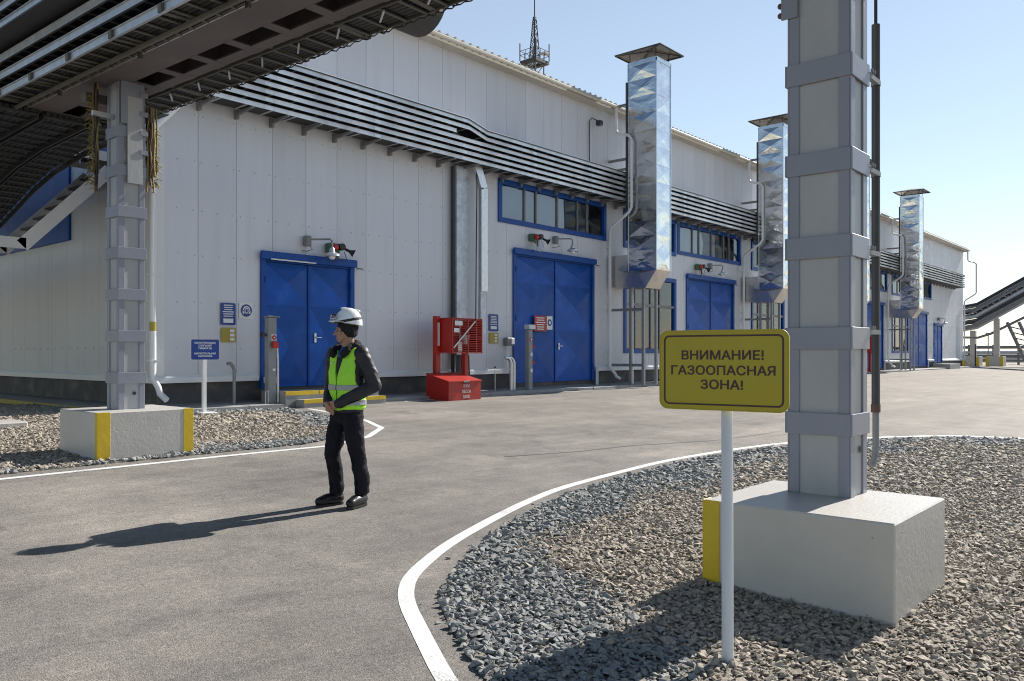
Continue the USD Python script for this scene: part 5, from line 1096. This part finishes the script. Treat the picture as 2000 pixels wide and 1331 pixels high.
for z0_, z1_ in ((1.105, 1.155), (0.965, 1.015)):
    part(vest, "reflective_band", W_(soft(slab_cut(grow(vt, 1.05), z0_, z1_), 0.010, 2, 0.010, 9, 8)), "reflective", smooth=50)
# collar of black fur, shirt
ring = Manifold()
cp = []
for k in range(9):
    a = math.radians(-55 + k * (250 + 40) / 8 - 0); cp.append(A([0.098 * math.cos(a), 0.025 + 0.088 * math.sin(a), 1.535 + 0.02 * math.sin(a)]))
cp = [A([-0.07, -0.115, 1.445]), A([-0.085, -0.075, 1.485])] + [A([0.1 * math.cos(b), 0.02 + 0.085 * math.sin(b), 1.525 + 0.02 * math.sin(b)]) for b in np.linspace(math.pi * 1.12, -math.pi * 0.12, 9)] + [A([0.085, -0.075, 1.485]), A([0.07, -0.115, 1.445])]
col = chain([(c, (0.031, 0.031, 0.036)) for c in cp]); P_("fur_collar", soft(col, 0.010, 4, 0.014, 40, 3), "fur")
P_("shirt", soft(hull(ell((0, -0.02, 1.48), (0.05, 0.05, 0.04)), ell((0, -0.07, 1.435), (0.035, 0.04, 0.03))), 0.012, 3), "sign_blue", label="dark blue shirt at the open collar")
part(vest, "snap_fastener", W_(ell((-0.055, -0.142, 1.36), 0.01).to_mesh() and ell((-0.055, -0.142, 1.36), 0.01)), "white")
# trousers and boots
tr_ = hull(ell((0, 0.01, 0.95), (0.165, 0.118, 0.06)), ell((0.07, 0.0, 0.83), (0.1, 0.105, 0.06)), ell((-0.07, 0.0, 0.83), (0.1, 0.105, 0.06)))
for s, fx, fy in ((1, 0.125, 0.05), (-1, -0.115, -0.05)):
    tr_ += chain([(A([s * 0.082, 0.0, 0.84]), (0.098, 0.108, 0.08)), (A([s * 0.105, fy * 0.4 - 0.02, 0.66]), (0.088, 0.095, 0.07)), (A([s * 0.12, fy - 0.025, 0.48]), (0.07, 0.077, 0.06)), (A([fx, fy + 0.02, 0.28]), (0.068, 0.076, 0.05)), (A([fx, fy + 0.028, 0.13]), (0.066, 0.075, 0.035))])
P_("trousers", soft(tr_, 0.012, 6, 0.015, 9, 5, (1.0, 1.0, 1.25)), "trousers")
for s, fx, fy, ya in ((1, 0.125, 0.05, 12), (-1, -0.115, -0.05, -14)):
    up_ = hull(ell((0, 0.03, 0.16), (0.048, 0.055, 0.03)), ell((0, 0.03, 0.07), (0.045, 0.06, 0.04))) + hull(ell((0, 0.03, 0.065), (0.054, 0.07, 0.055)), ell((0, -0.07, 0.065), (0.054, 0.07, 0.054)), ell((0, -0.148, 0.052), (0.047, 0.055, 0.042)))
    up_ = up_ - Manifold.cube((1, 1, 1)).translate((-0.5, -0.5, -0.992))
    sole = hull(*[Manifold.cylinder(0.022, r_, r_, 20).translate((0, y_, 0)) for y_, r_ in ((0.05, 0.043), (-0.06, 0.044), (-0.155, 0.039))])
    rot = lambda m: m.rotate((0, 0, ya)).translate((fx, fy, 0.0))
    bt = part(pt, "boot", W_(soft(rot(up_), 0.01, 5)), "boot", smooth=True); part(bt, "sole", W_(rot(sole)), "black")
# hat, helmet, goggles
hat = hull(ell((0, 0.012, 1.70), (0.085, 0.101, 0.098)), ell((0, 0.022, 1.640), (0.079, 0.082, 0.045)))
hat = hat - Manifold.cube((0.4, 0.3, 0.3)).translate((-0.2, -0.36, 1.385)) - hull(ell((0, -0.1, 1.60), (0.075, 0.075, 0.086)), ell((0, -0.2, 1.60), (0.1, 0.1, 0.086)))
P_("knit_hat", soft(hat, 0.009, 3, 0.003, 50, 2), "fur", head=True)
dome_ = ell((0, 0.015, 1.735), (0.118, 0.136, 0.158)) ^ Manifold.cube((1, 1, 1)).translate((-0.5, -0.5, 1.742))
brim = (ell((0, 0.012, 1.742), (0.120, 0.141, 0.012)) + hull(ell((0, -0.10, 1.742), (0.09, 0.05, 0.008)), ell((0, -0.142, 1.734), (0.055, 0.03, 0.006))))
ridge = hull(ell((0, -0.05, 1.874), (0.018, 0.03, 0.014)), ell((0, 0.08, 1.874), (0.018, 0.03, 0.014)))
tilt = lambda m: m.translate((0, 0, -1.74)).rotate((-9, 0, 0)).translate((0, 0, 1.738))
hm = part(pt, "hard_hat", W_(soft(tilt(dome_ + brim + ridge), 0.008, 3), True), "helmet", smooth=True)
strap = tilt((ell((0, 0.015, 1.735), (0.1200, 0.1382, 0.1602)) ^ Manifold.cube((1, 1, 0.024)).translate((-0.5, -0.5, -0.012)).rotate((20, 0, 0)).translate((0, 0.02, 1.775))))
part(hm, "goggle_strap", W_(strap, True), "black")
gg = tilt(hull(ell((-0.06, -0.125, 1.785), (0.022, 0.016, 0.024)), ell((0.06, -0.125, 1.785), (0.022, 0.016, 0.024)), ell((0, -0.148, 1.782), (0.04, 0.014, 0.026))))
part(hm, "goggles", W_(gg, True), "lens", smooth=True)
part(hm, "goggle_rim", W_(tilt(hull(ell((-0.07, -0.122, 1.765), 0.008), ell((0, -0.156, 1.758), 0.008), ell((0.07, -0.122, 1.765), 0.008))), True), "galv", smooth=True)
P_("chin_strap", MB().tube([(0.092, 0.05, 1.70), (0.08, 0.06, 1.62)], 0.005, 5), "black", head=True)
for s in (-1, 1):
    P_("eye", ell((s * 0.031, -0.0915, 1.668), (0.012, 0.006, 0.005)), "eye", head=True); P_("eyebrow", hull(ell((s * 0.018, -0.098, 1.688), 0.004), ell((s * 0.046, -0.088, 1.690), 0.004)), "eye", head=True)
P_("mouth", hull(ell((-0.02, -0.0965, 1.590), 0.0025), ell((0.02, -0.0965, 1.590), 0.0025), ell((0, -0.099, 1.590), 0.0025)), "lip", head=True)
# shoulder patches and pocket buttons on the jacket
for q in ((0.255, -0.01, 1.40), (0.262, 0.0, 1.36)): P_("button", ell(q, (0.014, 0.014, 0.014)), "black")
